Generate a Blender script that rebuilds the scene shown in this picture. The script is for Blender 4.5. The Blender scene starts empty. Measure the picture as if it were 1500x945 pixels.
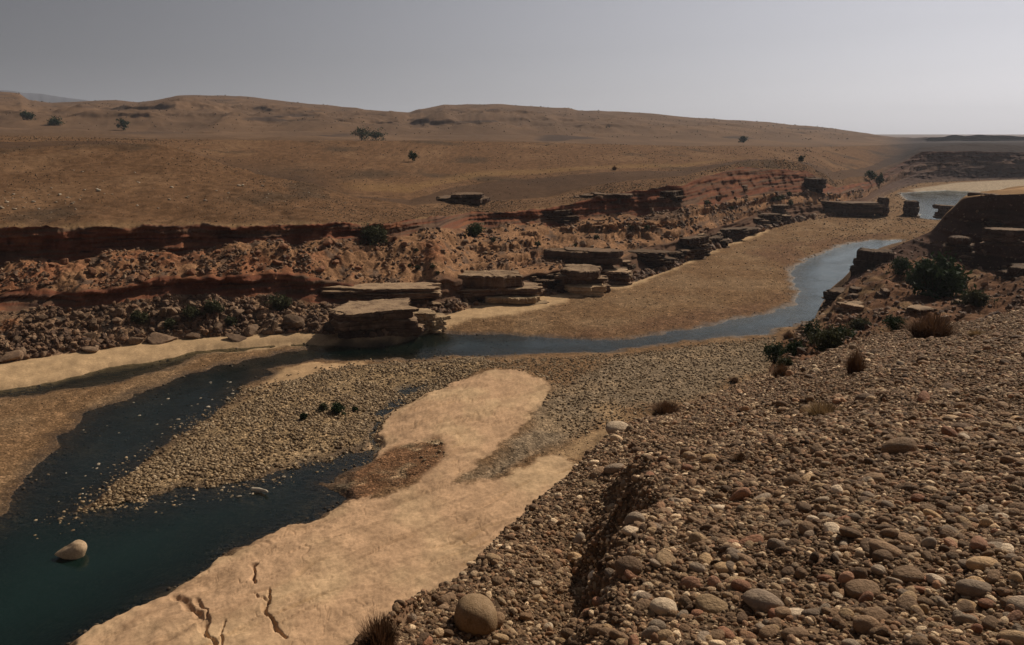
import bpy, bmesh, math, random
import numpy as np
from mathutils import Vector

R = math.radians
rng = np.random.default_rng(7)
random.seed(7)
scene = bpy.context.scene
COL = scene.collection

# ------------------------------------------------------------------ camera numbers
W0, H0, FPX = 1500.0, 945.0, 1500.0 * 28 / 36
CAMZ = 18.0
PITCH = math.atan(277.5 / FPX)
SP, CP = math.sin(PITCH), math.cos(PITCH)
SUN_AZ, SUN_EL = R(43), R(40)          # azimuth from +Y towards +X


def ray(px, py):
    a, b = np.asarray(px, float) - 750, 472.5 - np.asarray(py, float)
    return a, FPX * CP + b * SP, -FPX * SP + b * CP


def at_z(px, py, z):
    x, y, d = ray(px, py)
    t = (z - CAMZ) / d
    return x * t, y * t, z + 0 * t


def at_r(px, py, r):
    """point at forward distance r"""
    x, y, d = ray(px, py)
    t = r / y
    return x * t, y * t, CAMZ + d * t


# ------------------------------------------------------------------ noise
def _tab(seed):
    g = np.random.default_rng(seed)
    p = g.permutation(256)
    a = g.random(256) * 2 * np.pi
    return np.concatenate([p, p]), np.cos(a), np.sin(a)


_T = {}


def perlin(x, y, seed=0):
    if seed not in _T:
        _T[seed] = _tab(1000 + seed)
    p, gc, gs = _T[seed]
    x, y = np.broadcast_arrays(np.asarray(x, float), np.asarray(y, float))
    xi, yi = np.floor(x).astype(np.int64), np.floor(y).astype(np.int64)
    xf, yf = x - xi, y - yi
    xi &= 255
    yi &= 255
    u = xf * xf * xf * (xf * (xf * 6 - 15) + 10)
    v = yf * yf * yf * (yf * (yf * 6 - 15) + 10)

    def g(ix, iy, fx, fy):
        h = p[p[ix & 255] + (iy & 255)]
        return gc[h] * fx + gs[h] * fy
    a = g(xi, yi, xf, yf)
    b = g(xi + 1, yi, xf - 1, yf)
    c = g(xi, yi + 1, xf, yf - 1)
    d = g(xi + 1, yi + 1, xf - 1, yf - 1)
    return 1.5 * ((a + u * (b - a)) * (1 - v) + (c + u * (d - c)) * v)


def fbm(x, y, octv=4, seed=0, gain=0.5, ridge=False):
    s, amp, f = 0, 1.0, 1.0
    for o in range(octv):
        n = perlin(x * f + 17.3 * o, y * f - 9.1 * o, seed + o)
        if ridge:
            n = 1 - 2 * np.abs(n)
        s = s + amp * n
        amp *= gain
        f *= 2.03
    return s


def sstep(a, b, x):
    t = np.clip((x - a) / (b - a), 0, 1)
    return t * t * (3 - 2 * t)


def poly_sd(x, y, poly):
    """signed distance to a closed polygon, positive inside"""
    P = np.asarray(poly, float)
    d2 = np.full(x.shape, 1e18)
    ins = np.zeros(x.shape, bool)
    n = len(P)
    for i in range(n):
        ax, ay = P[i]
        bx, by = P[(i + 1) % n]
        ex, ey = bx - ax, by - ay
        wx, wy = x - ax, y - ay
        t = np.clip((wx * ex + wy * ey) / max(ex * ex + ey * ey, 1e-9), 0, 1)
        d2 = np.minimum(d2, (wx - ex * t) ** 2 + (wy - ey * t) ** 2)
        c = ((ay > y) != (by > y))
        if ay != by:
            ins ^= c & (x < (bx - ax) * (y - ay) / (by - ay) + ax)
    d = np.sqrt(d2)
    return np.where(ins, d, -d)


def line_d(x, y, pts):
    """distance to an open polyline and side (+ = right of travel direction), with the arc fraction"""
    P = np.asarray(pts, float)
    best = np.full(x.shape, 1e18)
    side = np.zeros(x.shape)
    frac = np.zeros(x.shape)
    n = len(P) - 1
    for i in range(n):
        ax, ay = P[i]
        bx, by = P[i + 1]
        ex, ey = bx - ax, by - ay
        wx, wy = x - ax, y - ay
        t = np.clip((wx * ex + wy * ey) / max(ex * ex + ey * ey, 1e-9), 0, 1)
        q = (wx - ex * t) ** 2 + (wy - ey * t) ** 2
        m = q < best
        best = np.where(m, q, best)
        side = np.where(m, np.sign(wx * ey - wy * ex), side)
        frac = np.where(m, (i + t) / n, frac)
    return np.sqrt(best), side, frac


def wp(pts, z=0.0):
    a = np.array(pts, float)
    x, y, _ = at_z(a[:, 0], a[:, 1], z)
    return np.stack([x, y], 1)


# ------------------------------------------------------------------ terrain: lines in plan, near to far
dense = np.arange(-37, 37.001, 0.052)
TH = np.concatenate([np.linspace(-180, -60, 25)[:-1], np.linspace(-60, -37, 70)[:-1], dense,
                     np.linspace(37, 60, 70)[1:], np.linspace(60, 180, 25)[1:]]) * math.pi / 180
NC = len(TH)


def smooth(v, n=9):
    k = np.hanning(n + 2)[1:-1]
    k /= k.sum()
    return np.convolve(np.pad(v, n // 2, mode='edge'), k, mode='valid')


def curve(pts, far=None, sm=9):
    """pts: (px, py, 'r'|'z', value) -> r(theta), z(theta)"""
    th, rr, zz = [], [], []
    for px, py, m, v in pts:
        x, y, z = at_r(px, py, v) if m == 'r' else at_z(px, py, v)
        th.append(math.atan2(x, y)); rr.append(math.hypot(x, y)); zz.append(float(z))
    o = np.argsort(th)
    th, rr, zz = np.array(th)[o], np.array(rr)[o], np.array(zz)[o]
    mr, mz = (rr[0] + rr[-1]) / 2, (zz[0] + zz[-1]) / 2
    th = np.concatenate([[-math.pi], th, [math.pi]])
    rr = np.concatenate([[mr], rr, [mr]])
    zz = np.concatenate([[mz], zz, [mz]])
    return smooth(np.interp(TH, th, rr), sm), smooth(np.interp(TH, th, zz), sm)


def rl(*p):
    return [(a, b, 'r', c) for a, b, c in p]


LINES = []      # (r, z, rows-to-reach, spacing)
one = np.ones(NC)
LINES.append([0.25 * one, 16.37 * one, 0])
LINES.append([1.5 * one, 16.2 * one, 6])
# crest of the cobble slope
g1 = curve(rl((-300, 1500, 1.9), (100, 1250, 2.6), (400, 1050, 3.6), (560, 945, 4.6), (640, 880, 5.7), (700, 822, 6.8), (760, 760, 8.2), (830, 700, 10.2),
              (885, 645, 12.4), (930, 617, 14.2), (1000, 597, 16.3), (1060, 572, 18.6), (1130, 548, 21.5), (1200, 520, 24.5),
              (1260, 500, 27), (1330, 482, 30), (1420, 471, 32), (1500, 452, 34), (1800, 430, 38)), sm=5)
LINES.append([g1[0], g1[1], 300])
toe = curve(rl((1180, 505, 66), (1200, 470, 82), (1240, 418, 101), (1265, 388, 118), (1300, 364, 128), (1350, 345, 138), (1390, 315, 140), (1412, 291, 142), (1440, 284, 144),
               (1500, 276, 150), (1800, 270, 150)))
th1, th2 = (math.atan2(*at_r(p, 500, 50)[:2]) for p in (1090, 1165))
wr = sstep(th1, th2, TH)                      # 0 = plain bank, 1 = right-hand gully and mesa
toe_r0 = g1[0] + (g1[1] - 0.45) / 0.93
toe_r = toe_r0 * (1 - wr) + toe[0] * wr


def rightline(pts, frac):
    c = curve(rl(*pts))
    r0 = g1[0] + (toe_r0 - g1[0]) * frac
    z0 = g1[1] + (0.45 - g1[1]) * frac
    return r0 * (1 - wr) + c[0] * wr, z0 * (1 - wr) + c[1] * wr


rA = rightline(((1180, 525, 34), (1260, 512, 38), (1330, 496, 40), (1420, 484, 42), (1500, 470, 43), (1800, 450, 46)), 0.2)
rB = rightline(((1180, 505, 46), (1230, 488, 53), (1290, 455, 60), (1340, 438, 64), (1420, 436, 62), (1500, 425, 60), (1800, 420, 60)), 0.4)
rC = rightline(((1180, 490, 56), (1215, 455, 74), (1255, 415, 88), (1300, 388, 92), (1350, 380, 101), (1400, 390, 98), (1440, 398, 95), (1500, 404, 91), (1800, 405, 88)), 0.6)
rD = rightline(((1180, 487, 60), (1203, 462, 76), (1212, 443, 84), (1240, 414, 96), (1256, 392, 106), (1300, 366, 112), (1365, 338, 110), (1386, 313, 106),
                (1412, 291, 101), (1440, 286, 99), (1500, 284, 96), (1800, 284, 92)), 0.75)
rE = rightline(((1180, 494, 63), (1203, 466, 79), (1212, 447, 90), (1240, 417, 100), (1256, 394, 111), (1300, 368, 118), (1365, 340, 122), (1386, 315, 124),
                (1412, 289, 126), (1440, 281, 130), (1500, 273, 132), (1800, 268, 132)), 0.9)
for (r_, z_), n in ((rA, 24), (rB, 70), (rC, 90), (rD, 60), (rE, 24)):
    LINES.append([r_, z_, n])
LINES.append([toe_r, 0.4 * one, 14])

zl = lambda pts, z: [(a, b, 'z', z) for a, b in pts]
base = curve(zl([(-900, 640), (-250, 560), (0, 533), (120, 516), (230, 500), (330, 493), (440, 487), (500, 492), (560, 494), (600, 484), (640, 466), (700, 449), (800, 433),
                 (870, 421), (930, 414), (980, 396), (1030, 374), (1060, 360), (1100, 345), (1140, 332), (1180, 323), (1220, 318), (1262, 305), (1295, 288),
                 (1320, 276), (1350, 268), (1420, 265), (1500, 263), (1800, 262)], 0.5))
G4 = curve(rl((-900, 530, 54), (-250, 475, 62), (0, 457, 67), (100, 455, 68), (140, 446, 68.5), (250, 434, 71), (340, 434, 73), (440, 440, 74.5), (480, 446, 74.5), (560, 446, 74), (600, 446, 76.5),
              (640, 444, 79), (700, 438, 83.5), (800, 424, 88.5), (900, 410, 95), (1000, 380, 110), (1050, 356, 127), (1100, 338, 144.5),
              (1180, 318, 168), (1220, 313, 174), (1270, 296, 207), (1320, 272, 270), (1350, 264, 296), (1420, 262, 310), (1500, 260, 317), (1800, 260, 317)))
G5 = curve(rl((-900, 500, 55), (-250, 450, 63), (0, 432, 67.8), (100, 430, 68.8), (140, 425, 69.5), (250, 406, 72), (340, 402, 74), (440, 404, 75.5), (480, 414, 76), (560, 430, 77), (600, 425, 78.5),
              (640, 410, 80.5), (700, 405, 84.7), (800, 399, 90), (900, 386, 97), (1000, 352, 113), (1050, 333, 130), (1100, 319, 148),
              (1180, 301, 171), (1220, 299, 177), (1270, 289, 211), (1320, 265, 275), (1350, 252, 299), (1420, 245, 313), (1500, 242, 320), (1800, 240, 320)))
G6 = curve(rl((-900, 420, 62), (-250, 396, 72), (0, 380, 76.5), (100, 379, 77), (160, 376, 78), (220, 370, 79), (340, 362, 81), (440, 352, 82.5), (480, 352, 84), (560, 352, 88), (640, 334, 94),
              (700, 330, 105), (800, 331, 112), (900, 316, 118), (1000, 309, 124), (1050, 300, 138), (1100, 289, 152), (1180, 284, 177),
              (1220, 286, 183), (1270, 280, 217), (1320, 252, 284), (1350, 238, 303), (1420, 237, 317), (1500, 236, 325), (1800, 236, 325)))
G7 = curve(rl((-900, 350, 62.6), (-250, 340, 72.5), (0, 334, 77), (100, 335, 77.6), (220, 333, 79.6), (340, 331, 81.8), (440, 330, 83.4), (480, 329, 85), (560, 327, 89.5), (640, 320, 95.5),
              (700, 314, 107), (800, 306, 114), (900, 284, 120.5), (1000, 272, 127), (1050, 256, 142), (1100, 246, 156.5), (1180, 252, 181),
              (1220, 277, 187), (1270, 268, 227), (1320, 240, 290), (1350, 222, 306), (1420, 222, 319), (1500, 223, 327), (1800, 223, 327)))
G8 = curve(rl((-900, 250, 110), (-250, 225, 125), (0, 218, 130), (150, 211, 134), (230, 212, 132), (275, 220, 128), (330, 242, 121), (380, 256, 116), (440, 266, 112),
              (520, 289, 108), (600, 301, 109), (700, 296, 124), (800, 290, 130), (900, 266, 136), (1000, 258, 144), (1060, 244, 156), (1100, 235, 167), (1150, 234, 180),
              (1185, 242, 192), (1220, 264, 202), (1270, 258, 238), (1320, 236, 298), (1350, 216, 322), (1420, 211, 335), (1500, 214, 340), (1800, 214, 340)))
G8b = curve(rl((-900, 230, 140), (-250, 212, 150), (0, 208, 155), (150, 206, 160), (230, 216, 146), (275, 237, 138), (330, 263, 130), (380, 274, 126), (440, 279, 122),
               (520, 289, 119), (600, 294, 122), (700, 268, 146), (800, 260, 152), (900, 252, 158), (1000, 250, 168), (1100, 233, 190), (1150, 236, 205),
               (1185, 238, 214), (1220, 252, 226), (1270, 246, 268), (1320, 226, 330), (1350, 214, 360), (1420, 209, 372), (1500, 212, 380), (1800, 212, 380)))
G9 = curve(rl((-900, 200, 190), (0, 199, 190), (230, 204, 195), (440, 206, 205), (600, 206, 212), (800, 209, 224), (1000, 214, 240), (1100, 214, 260),
              (1185, 216, 300), (1270, 214, 360), (1320, 212, 420), (1350, 210, 470), (1500, 209, 480), (1800, 209, 480)))
G10 = curve(rl((-900, 203, 270), (0, 203, 270), (230, 208, 275), (600, 212, 300), (1000, 219, 320), (1100, 217, 360), (1185, 217, 400), (1320, 213, 540), (1500, 211, 580), (1800, 211, 580)))
G11 = curve(rl((-900, 192, 390), (0, 192, 390), (230, 194, 400), (600, 199, 430), (1000, 205, 460), (1100, 203, 500), (1185, 206, 560), (1270, 207, 640), (1320, 208, 700), (1500, 207, 760), (1800, 207, 760)))
G12 = curve(rl((-900, 140, 820), (-200, 136, 800), (0, 135, 780), (28, 137, 780), (42, 146, 780), (75, 150, 800), (120, 149, 800), (170, 147, 820), (200, 150, 820), (222, 148, 820),
               (258, 141, 820), (290, 139, 820), (350, 141, 820), (410, 147, 820), (480, 155, 820), (540, 162, 820), (600, 165, 820), (616, 160, 800),
               (640, 156, 800), (650, 153.5, 790), (720, 152.5, 790), (780, 155.5, 790), (832, 158.0, 790), (846, 161.5, 795), (865, 162, 800), (920, 164, 820), (1000, 171, 840), (1100, 177, 860), (1200, 186, 880),
               (1260, 194, 900), (1310, 201, 860), (1338, 205, 800), (1362, 201, 720), (1400, 201, 700), (1432, 198, 690), (1480, 199, 690), (1500, 202, 690), (1800, 202, 690)), sm=5)
G13 = [G12[0] * 1.35, G12[1] - 12]
G14 = [4200 * one, 12 * one]
G15 = [9000 * one, 5 * one]
# the bank wanders in and out
u0 = TH * 90
jit = 1.3 * perlin(u0 / 11, 0.3, 3) + 0.8 * perlin(u0 / 4.3, 1.7, 4) + 0.45 * perlin(u0 / 1.9, 2.2, 5)
jit2 = 0.9 * perlin(u0 / 7, 5.3, 6) + 0.6 * perlin(u0 / 2.4, 3.7, 7) + 0.3 * perlin(u0 / 1.1, 3.7, 8)
scl = np.clip(base[0] / 90, 0.7, 2.5)
jb = 0.5 * perlin(u0 / 5, 8.8, 9) + 0.3 * perlin(u0 / 1.7, 8.8, 10)
left_ = sstep(math.atan(-150 / FPX), math.atan(-280 / FPX), TH)
def pxth(p_):
    return math.atan2(*at_r(p_, 290, 100)[:2])


steep = sstep(pxth(735), pxth(765), TH) * sstep(pxth(1020), pxth(1000), TH)
gap7 = (0.3 + (1 - 0.9 * steep) * 5.5 * sstep(-.25, .6, perlin(u0 / 9, 4.4, 13)) * (1 - left_) + 2.2 * left_ * sstep(0, .6, perlin(u0 / 5, 4.4, 13)))
jz7 = 0.30 * perlin(u0 / 2.6, 6.1, 18) + 0.18 * perlin(u0 / 1.1, 6.7, 19) + 0.12 * perlin(u0 / 0.45, 6.2, 27)
G7 = (G7[0] + gap7 * scl, G7[1] + jz7)
G6 = (G6[0], G6[1] + 1.0 * perlin(u0 / 5.5, 7.2, 20) + 0.5 * perlin(u0 / 2.1, 7.9, 22))
G5 = (G5[0] + scl * (0.2 + 2.6 * sstep(-.1, .6, perlin(u0 / 6, 9.4, 23))), G5[1] + 0.35 * perlin(u0 / 3.4, 9.9, 24) + 0.18 * perlin(u0 / 1.2, 9.9, 25))
G4 = (G4[0], G4[1] + 0.45 * perlin(u0 / 4.2, 3.9, 26))
for (r_, z_), n, j in ((base, 430, 0.5 * jb), (G4, 64, jit2), (G5, 26, jit2), (G6, 80, jit), (G7, 34, jit)):
    LINES.append([r_ + j * scl, z_, n])
for (r_, z_), n in ((G8, 80), (G8b, 18), (G9, 56), (G10, 8), (G11, 16), (G12, 110), (G13, 10), (G14, 8), (G15, 2)):
    LINES.append([r_, z_, n])
SEG = dict(slope=2, gullyA=3, gullyB=4, gullyC=5, mesa=6, mesatop=7, drop=8, bed=9, rubble=10, cliff1=11, talus=12, cliff2=13, plain=14,
           spur=15, terrace=16, dip=17, foot=18, hill=19)
for k in range(1, len(LINES)):
    LINES[k][0] = np.maximum(LINES[k][0], LINES[k - 1][0] + 0.05)

rowR, rowZ, rowS, rowT = [LINES[0][0]], [LINES[0][1]], [0], [0.0]
for k in range(1, len(LINES)):
    r0, z0, _ = LINES[k - 1]
    r1, z1, n = LINES[k]
    for i in range(1, n + 1):
        t = i / n
        if k in (SEG['slope'], SEG['bed'], SEG['plain'], SEG['terrace'], SEG['gullyB'], SEG['gullyC'], SEG['hill']):
            r = 1 / ((1 - t) / r0 + t / r1)
        else:
            r = r0 + (r1 - r0) * t
        f = (r - r0) / (r1 - r0)
        if k == SEG['hill']:
            f = f ** 0.9
        if k == SEG['talus']:
            f = f ** 1.25
        rowR.append(r); rowZ.append(z0 + (z1 - z0) * f); rowS.append(k); rowT.append(t)
RR, ZZ = np.array(rowR), np.array(rowZ)
SG, TT = np.array(rowS), np.array(rowT)
NR = len(SG)
THg = np.broadcast_to(TH, RR.shape)
segm = np.broadcast_to(SG[:, None], RR.shape)
tg = np.broadcast_to(TT[:, None], RR.shape)

# -------- relief
U = THg * RR                                    # run along the banks


def rows(*names):
    a = np.isin(SG, [SEG[n] for n in names])
    return np.nonzero(a)[0]


X, Y = RR * np.sin(THg), RR * np.cos(THg)
# cobble slope
q = rows('slope')
env = sstep(1.5, 4, RR[q]) * (1 - 0.6 * sstep(0.93, 1.0, tg[q]))
dz = env * ((0.05 + 0.09 * sstep(5, 12, RR[q])) * fbm(X[q] / 3.2, Y[q] / 3.2, 4, 11) + 0.05 * fbm(X[q] / 0.6, Y[q] / 0.6, 3, 15))
scarp_px = [(720, 1010), (775, 945), (822, 890), (862, 838), (890, 800), (905, 765), (905, 735), (900, 708), (905, 685), (915, 662)]
# scarp on the slope: heights there come from the plane between feet and crest


def on_slope(px, py):
    x, y, d = ray(px, py)
    th = math.atan2(x, y)
    rc, zc = np.interp(th, TH, g1[0]), np.interp(th, TH, g1[1])
    s0 = (zc - 16.2) / (rc - 1.5)
    e = d / math.hypot(x, y)
    r = (16.2 - 1.5 * s0 - CAMZ) / (e - s0)
    return r * math.sin(th), r * math.cos(th)


scarp = [(0.2, 0.2), (0.75, 2.0)] + [on_slope(*p) for p in scarp_px[1:]]
d_, s_, f_ = line_d(X[q], Y[q], scarp)
left_of = scarp + [(-20, scarp[-1][1] + 12), (-40, 0), (-10, -6)]
sdl = -poly_sd(X[q], Y[q], left_of) + 0.22 * fbm(X[q] / 0.9, Y[q] / 0.9, 3, 21)
r_end = math.hypot(*scarp[-1])
taper = sstep(2.6, 5.0, RR[q]) * (1 - sstep(r_end - 2.5, r_end, RR[q]))
dz += taper * 0.22 * np.exp(-np.maximum(sdl, 0) / 3.5) * sstep(-0.3, 0.28, sdl)
dz -= taper * 0.72 * np.exp(-np.maximum(-sdl - 0.3, 0) / 1.3) * sstep(0.3, -0.25, sdl) * (1 - sstep(0.85, 1, tg[q]))
ZZ[q] += dz
q = rows('gullyA', 'gullyB', 'gullyC', 'drop')
wq = np.broadcast_to(wr, RR.shape)[q]
ZZ[q] += (0.35 + 0.5 * wq) * (0.8 * fbm(X[q] / 7, Y[q] / 7, 5, 31) + 0.35 * fbm(X[q] / 1.6, Y[q] / 1.6, 3, 37)) * np.where(segm[q] == SEG['drop'], (1 - tg[q]), 1)
q = rows('gullyC')
ZZ[q] += wq[:len(q)] * 0 + np.broadcast_to(wr, RR.shape)[q] * 0.5 * (fbm(U[q] / 5, RR[q] / 9, 3, 44, ridge=True)) * np.sin(np.pi * tg[q])
q = rows('mesa')
wq = np.broadcast_to(wr, RR.shape)[q]
up = np.clip(ZZ[q] - 2, 0, 8) / 8
RR[q] += wq * (1.8 * fbm(U[q] / 6, ZZ[q] / 3, 4, 51) + 1.2 * perlin(U[q] / 14, ZZ[q] * 0.9, 55) - 2.2 * sstep(0.82, 0.95, tg[q]) * up) * np.sin(np.pi * np.clip(tg[q] * 0.94, 0, 1))
ZZ[q] += wq * 0.35 * fbm(U[q] / 2, ZZ[q], 3, 57) * np.sin(np.pi * tg[q])
q = rows('mesatop')
ZZ[q] += np.broadcast_to(wr, RR.shape)[q] * 0.35 * fbm(X[q] / 6, Y[q] / 6, 3, 58)
# banks on the far side
far = np.clip(RR / 90, 0.8, 3.5)
q = rows('rubble')
e = np.sin(np.pi * np.clip(tg[q], 0, 1)) ** 0.6
ZZ[q] += e * (0.40 * fbm(X[q] / 2.6, Y[q] / 2.6, 4, 61) + 0.22 * fbm(X[q] / 0.8, Y[q] / 0.8, 3, 66))
q = rows('cliff1', 'cliff2')
st = perlin(U[q] / 9, ZZ[q] * 1.15, 71) + 0.7 * perlin(U[q] / 5, ZZ[q] * 2.6, 72)
blk = np.sign(perlin(U[q] / 1.7, np.floor(ZZ[q] * 1.3 + perlin(U[q] / 8, .3, 70)) * 3.7, 74)) * 0.07
RR[q] += far[q] ** 0.5 * np.sin(np.pi * np.clip(tg[q], 0, 1)) ** 0.5 * (0.6 * st + 0.6 * fbm(U[q] / 2.2, ZZ[q] / 2.5, 5, 73, 0.6) + blk)
RR[q] -= 0.7 * sstep(0.75, 0.97, tg[q]) * (0.6 + perlin(U[q] / 3, 0.5, 77))
RR[q] += 0.5 * np.sin(np.pi * np.clip(tg[q] * 1.3, 0, 1))
q = rows('talus')
e = np.sin(np.pi * tg[q]) ** 0.7
rg = fbm(U[q] / 5.5 - RR[q] / 6.0 + 0.4 * perlin(U[q] / 6, RR[q] / 4, 80), RR[q] / 14, 4, 81, ridge=True)
ZZ[q] += e * far[q] ** 0.5 * (0.62 * rg + 0.28 * fbm(X[q] / 2.6, Y[q] / 2.6, 4, 86) + 0.15 * fbm(X[q] / 0.7, Y[q] / 0.7, 2, 88))
stp = 0.95 * far[q] ** 0.7
zw = ZZ[q] / stp + 0.55 * fbm(X[q] / 16, Y[q] / 16, 3, 95)
fz = zw - np.floor(zw)
pxt = 750 + FPX * np.tan(THg[q])
bw = (0.12 + 0.65 * sstep(560, 800, pxt)) * sstep(-.45, .15, fbm(U[q] / 9, zw * 0.6, 3, 98)) * sstep(0, .08, tg[q]) * sstep(1, .92, tg[q])
ZZ[q] += bw * stp * (sstep(0.55, 0.95, fz) - fz)
# broken ledges in the talus beyond the bend
led = perlin(U[q] / 13, ZZ[q] * 0.75, 91)
RR[q] += e * sstep(560, 800, 750 + FPX * np.tan(THg[q])) * 1.3 * far[q] ** 0.5 * led
q = rows('plain')
e = sstep(0, 0.12, tg[q])
ZZ[q] -= jz7[None, :] * (1 - (RR[q] - LINES[13][0]) / (LINES[14][0] - LINES[13][0])) * (1 - np.exp(-tg[q] / .02))
ZZ[q] += e * (0.30 * fbm(X[q] / 9, Y[q] / 9, 4, 101) + 0.07 * fbm(X[q] / 1.7, Y[q] / 1.7, 3, 106))
ZZ[q] += -0.5 * sstep(0.0, 0.05, tg[q]) * sstep(0.35, 0.1, tg[q]) * np.maximum(fbm(U[q] / 6, RR[q] / 25, 3, 108), 0)
q = rows('spur', 'terrace')
ZZ[q] += 0.22 * fbm(X[q] / 12, Y[q] / 12, 4, 111) * np.where(segm[q] == SEG['terrace'], 1 - 0.6 * tg[q], 1)
q = rows('hill', 'foot', 'dip')
e = np.where(segm[q] == SEG['hill'], np.sin(np.pi * np.clip(tg[q], 0, 1)) ** 0.7, 0.4 * sstep(0, 0.5, tg[q]))
lf = 1 - 0.55 * sstep(-0.1, 0.3, THg[q])
ZZ[q] += e * lf * (3.6 * fbm(X[q] / 95, Y[q] / 95, 5, 121) + 3.2 * fbm(X[q] / 75, Y[q] / 150, 5, 126, 0.5, ridge=True) - 1.5)
ZZ[q] += lf * 2.4 * sstep(0.05, 0.25, tg[q]) * sstep(0.75, 0.45, tg[q]) * np.where(segm[q] == SEG['hill'], 1, 0) * fbm(X[q] / 85, Y[q] / 60, 4, 135, 0.45, ridge=True)
hl = perlin(U[q] / 60, ZZ[q] / 5.0, 131)
RR[q] += e * 9 * hl
q = rows('hill')
ZZ[q] += 1.0 * sstep(0.93, 1.0, tg[q]) * perlin(U[q] / 22, 0.4, 133) * 0.7

X, Y = RR * np.sin(THg), RR * np.cos(THg)

# -------- river bed: water, bars
W1 = wp([(-200, 1300), (40, 1000), (110, 945), (170, 905), (240, 868), (300, 832), (335, 812), (390, 785), (440, 768), (500, 742), (517, 734), (492, 724), (478, 713), (500, 697),
         (530, 682), (546, 670), (553, 650), (557, 628), (562, 608), (592, 588), (622, 574), (650, 562), (640, 561), (600, 568), (566, 588), (550, 604), (549, 620), (546, 642), (536, 656),
         (515, 666), (485, 673), (455, 674), (428, 684), (395, 693), (335, 706), (255, 721), (190, 736), (118, 750), (150, 722), (190, 692), (240, 657), (290, 622), (335, 590),
         (352, 574), (372, 558), (398, 553), (402, 548), (385, 543), (410, 534), (450, 528), (520, 527), (590, 526), (650, 523), (720, 520), (800, 517), (900, 514), (990, 501), (1060, 494),
         (1120, 488), (1180, 472), (1230, 470), (1260, 450), (1290, 410), (1300, 380), (1330, 362), (1318, 352), (1280, 352), (1245, 357), (1215, 367), (1185, 380), (1163, 392),
         (1160, 405), (1164, 420), (1170, 433), (1165, 445), (1150, 452), (1110, 462), (1060, 473), (1010, 481), (960, 491), (905, 500), (840, 497), (780, 493), (700, 490), (640, 486),
         (620, 487), (600, 492), (560, 500), (500, 500), (465, 505), (455, 511), (390, 522), (330, 535), (270, 550), (200, 575), (140, 600), (100, 630), (70, 665), (45, 700), (20, 730), (-20, 770),
         (-150, 880), (-600, 1250)])
W2 = wp([(480, 501), (440, 503), (380, 506), (300, 513), (200, 531), (100, 552), (0, 570), (-200, 605), (-600, 660), (-700, 700), (-200, 625), (0, 584), (90, 573), (180, 559), (240, 541), (300, 520), (380, 510), (440, 508),
         (475, 509)])
W3 = wp([(1318, 283), (1345, 281), (1385, 279), (1420, 281), (1480, 284), (1480, 300), (1420, 312), (1390, 322), (1362, 322), (1346, 319), (1343, 300), (1326, 291)])
SAND = wp([(60, 985), (110, 945), (170, 905), (240, 868), (300, 832), (335, 812), (390, 785), (440, 768), (500, 742), (517, 734), (590, 722), (612, 708), (596, 690), (560, 668), (556, 640),
           (562, 612), (600, 592), (640, 573), (700, 548), (740, 545), (800, 562), (812, 575), (795, 605), (768, 637), (735, 665), (700, 692), (662, 719), (692, 716), (740, 702), (790, 674),
           (832, 683), (900, 690), (900, 760), (700, 900), (560, 1100), (100, 1200)], 0.4)
SPIT = wp([(476, 713), (500, 694), (545, 671), (590, 652), (650, 655), (652, 680), (632, 700), (605, 722), (560, 730), (515, 735)], 0.3)
PATCH = wp([(382, 556), (398, 552), (405, 543), (440, 531), (530, 529), (535, 535), (480, 552), (430, 562), (375, 571)], 0.2)
SHORE = wp([(-300, 640), (0, 568), (100, 549), (200, 529), (290, 513), (440, 501), (500, 503), (580, 500), (640, 480), (700, 466), (770, 458), (825, 443), (830, 436), (900, 424), (935, 416), (990, 393),
            (1050, 366), (1105, 347), (1125, 338), (1100, 330), (1000, 370), (900, 402), (700, 430), (560, 480), (440, 470), (300, 480), (0, 520), (-300, 580)], 0.4)
BROWN = wp([(1080, 372), (1110, 360), (1200, 350), (1290, 341), (1330, 345), (1270, 353), (1215, 368), (1165, 392), (1170, 433), (1150, 452), (1060, 474), (960, 491), (905, 500), (760, 490), (900, 470), (1100, 440), (1150, 420), (1130, 385)], 0.3)
FARSAND = wp([(1330, 278), (1400, 268), (1500, 263), (1700, 262), (1700, 280), (1500, 281), (1420, 281), (1360, 283)], 0.3)
BUFF = wp([(830, 690), (860, 668), (905, 640), (930, 612), (900, 585), (855, 600), (880, 620), (830, 655), (785, 673)], 0.4)
GREY = wp([(662, 719), (700, 690), (768, 637), (812, 575), (830, 560), (900, 520), (1140, 492), (1130, 540), (1000, 590), (900, 600), (840, 645), (790, 672), (740, 700)], 0.4)
TAN = wp([(120, 748), (190, 690), (290, 620), (360, 570), (420, 560), (540, 535), (700, 525), (740, 540), (640, 570), (560, 600), (548, 650), (480, 672), (400, 690), (250, 722)], 0.2)

q = rows('bed')
x, y = X[q], Y[q]
wx = x + 0.55 * fbm(x / 3.0, y / 3.0, 4, 141)
wy = y + 0.75 * fbm(x / 3.0 + 40, y / 3.0, 4, 145)
sw = np.maximum(np.maximum(poly_sd(wx, wy, W1), poly_sd(wx, wy, W2)), poly_sd(wx, wy, W3))
ssand = poly_sd(x + 0.35 * fbm(x / 1.6, y / 1.6, 4, 151, 0.6), y + 0.7 * fbm(x / 1.6, y / 2.4 + 9, 4, 155, 0.6), SAND)
sspit, spatch = poly_sd(wx, wy, SPIT), poly_sd(wx, wy, PATCH)
sshore, sbrown = poly_sd(wx, wy, SHORE) + .5, poly_sd(wx, wy, BROWN)
sfar, sgrey, stan, sbuff = poly_sd(wx, wy, FARSAND), poly_sd(wx, wy, GREY), poly_sd(wx, wy, TAN), poly_sd(wx, wy, BUFF)
land = np.minimum(0.02 - 0.10 * sw, 0.42)
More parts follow.
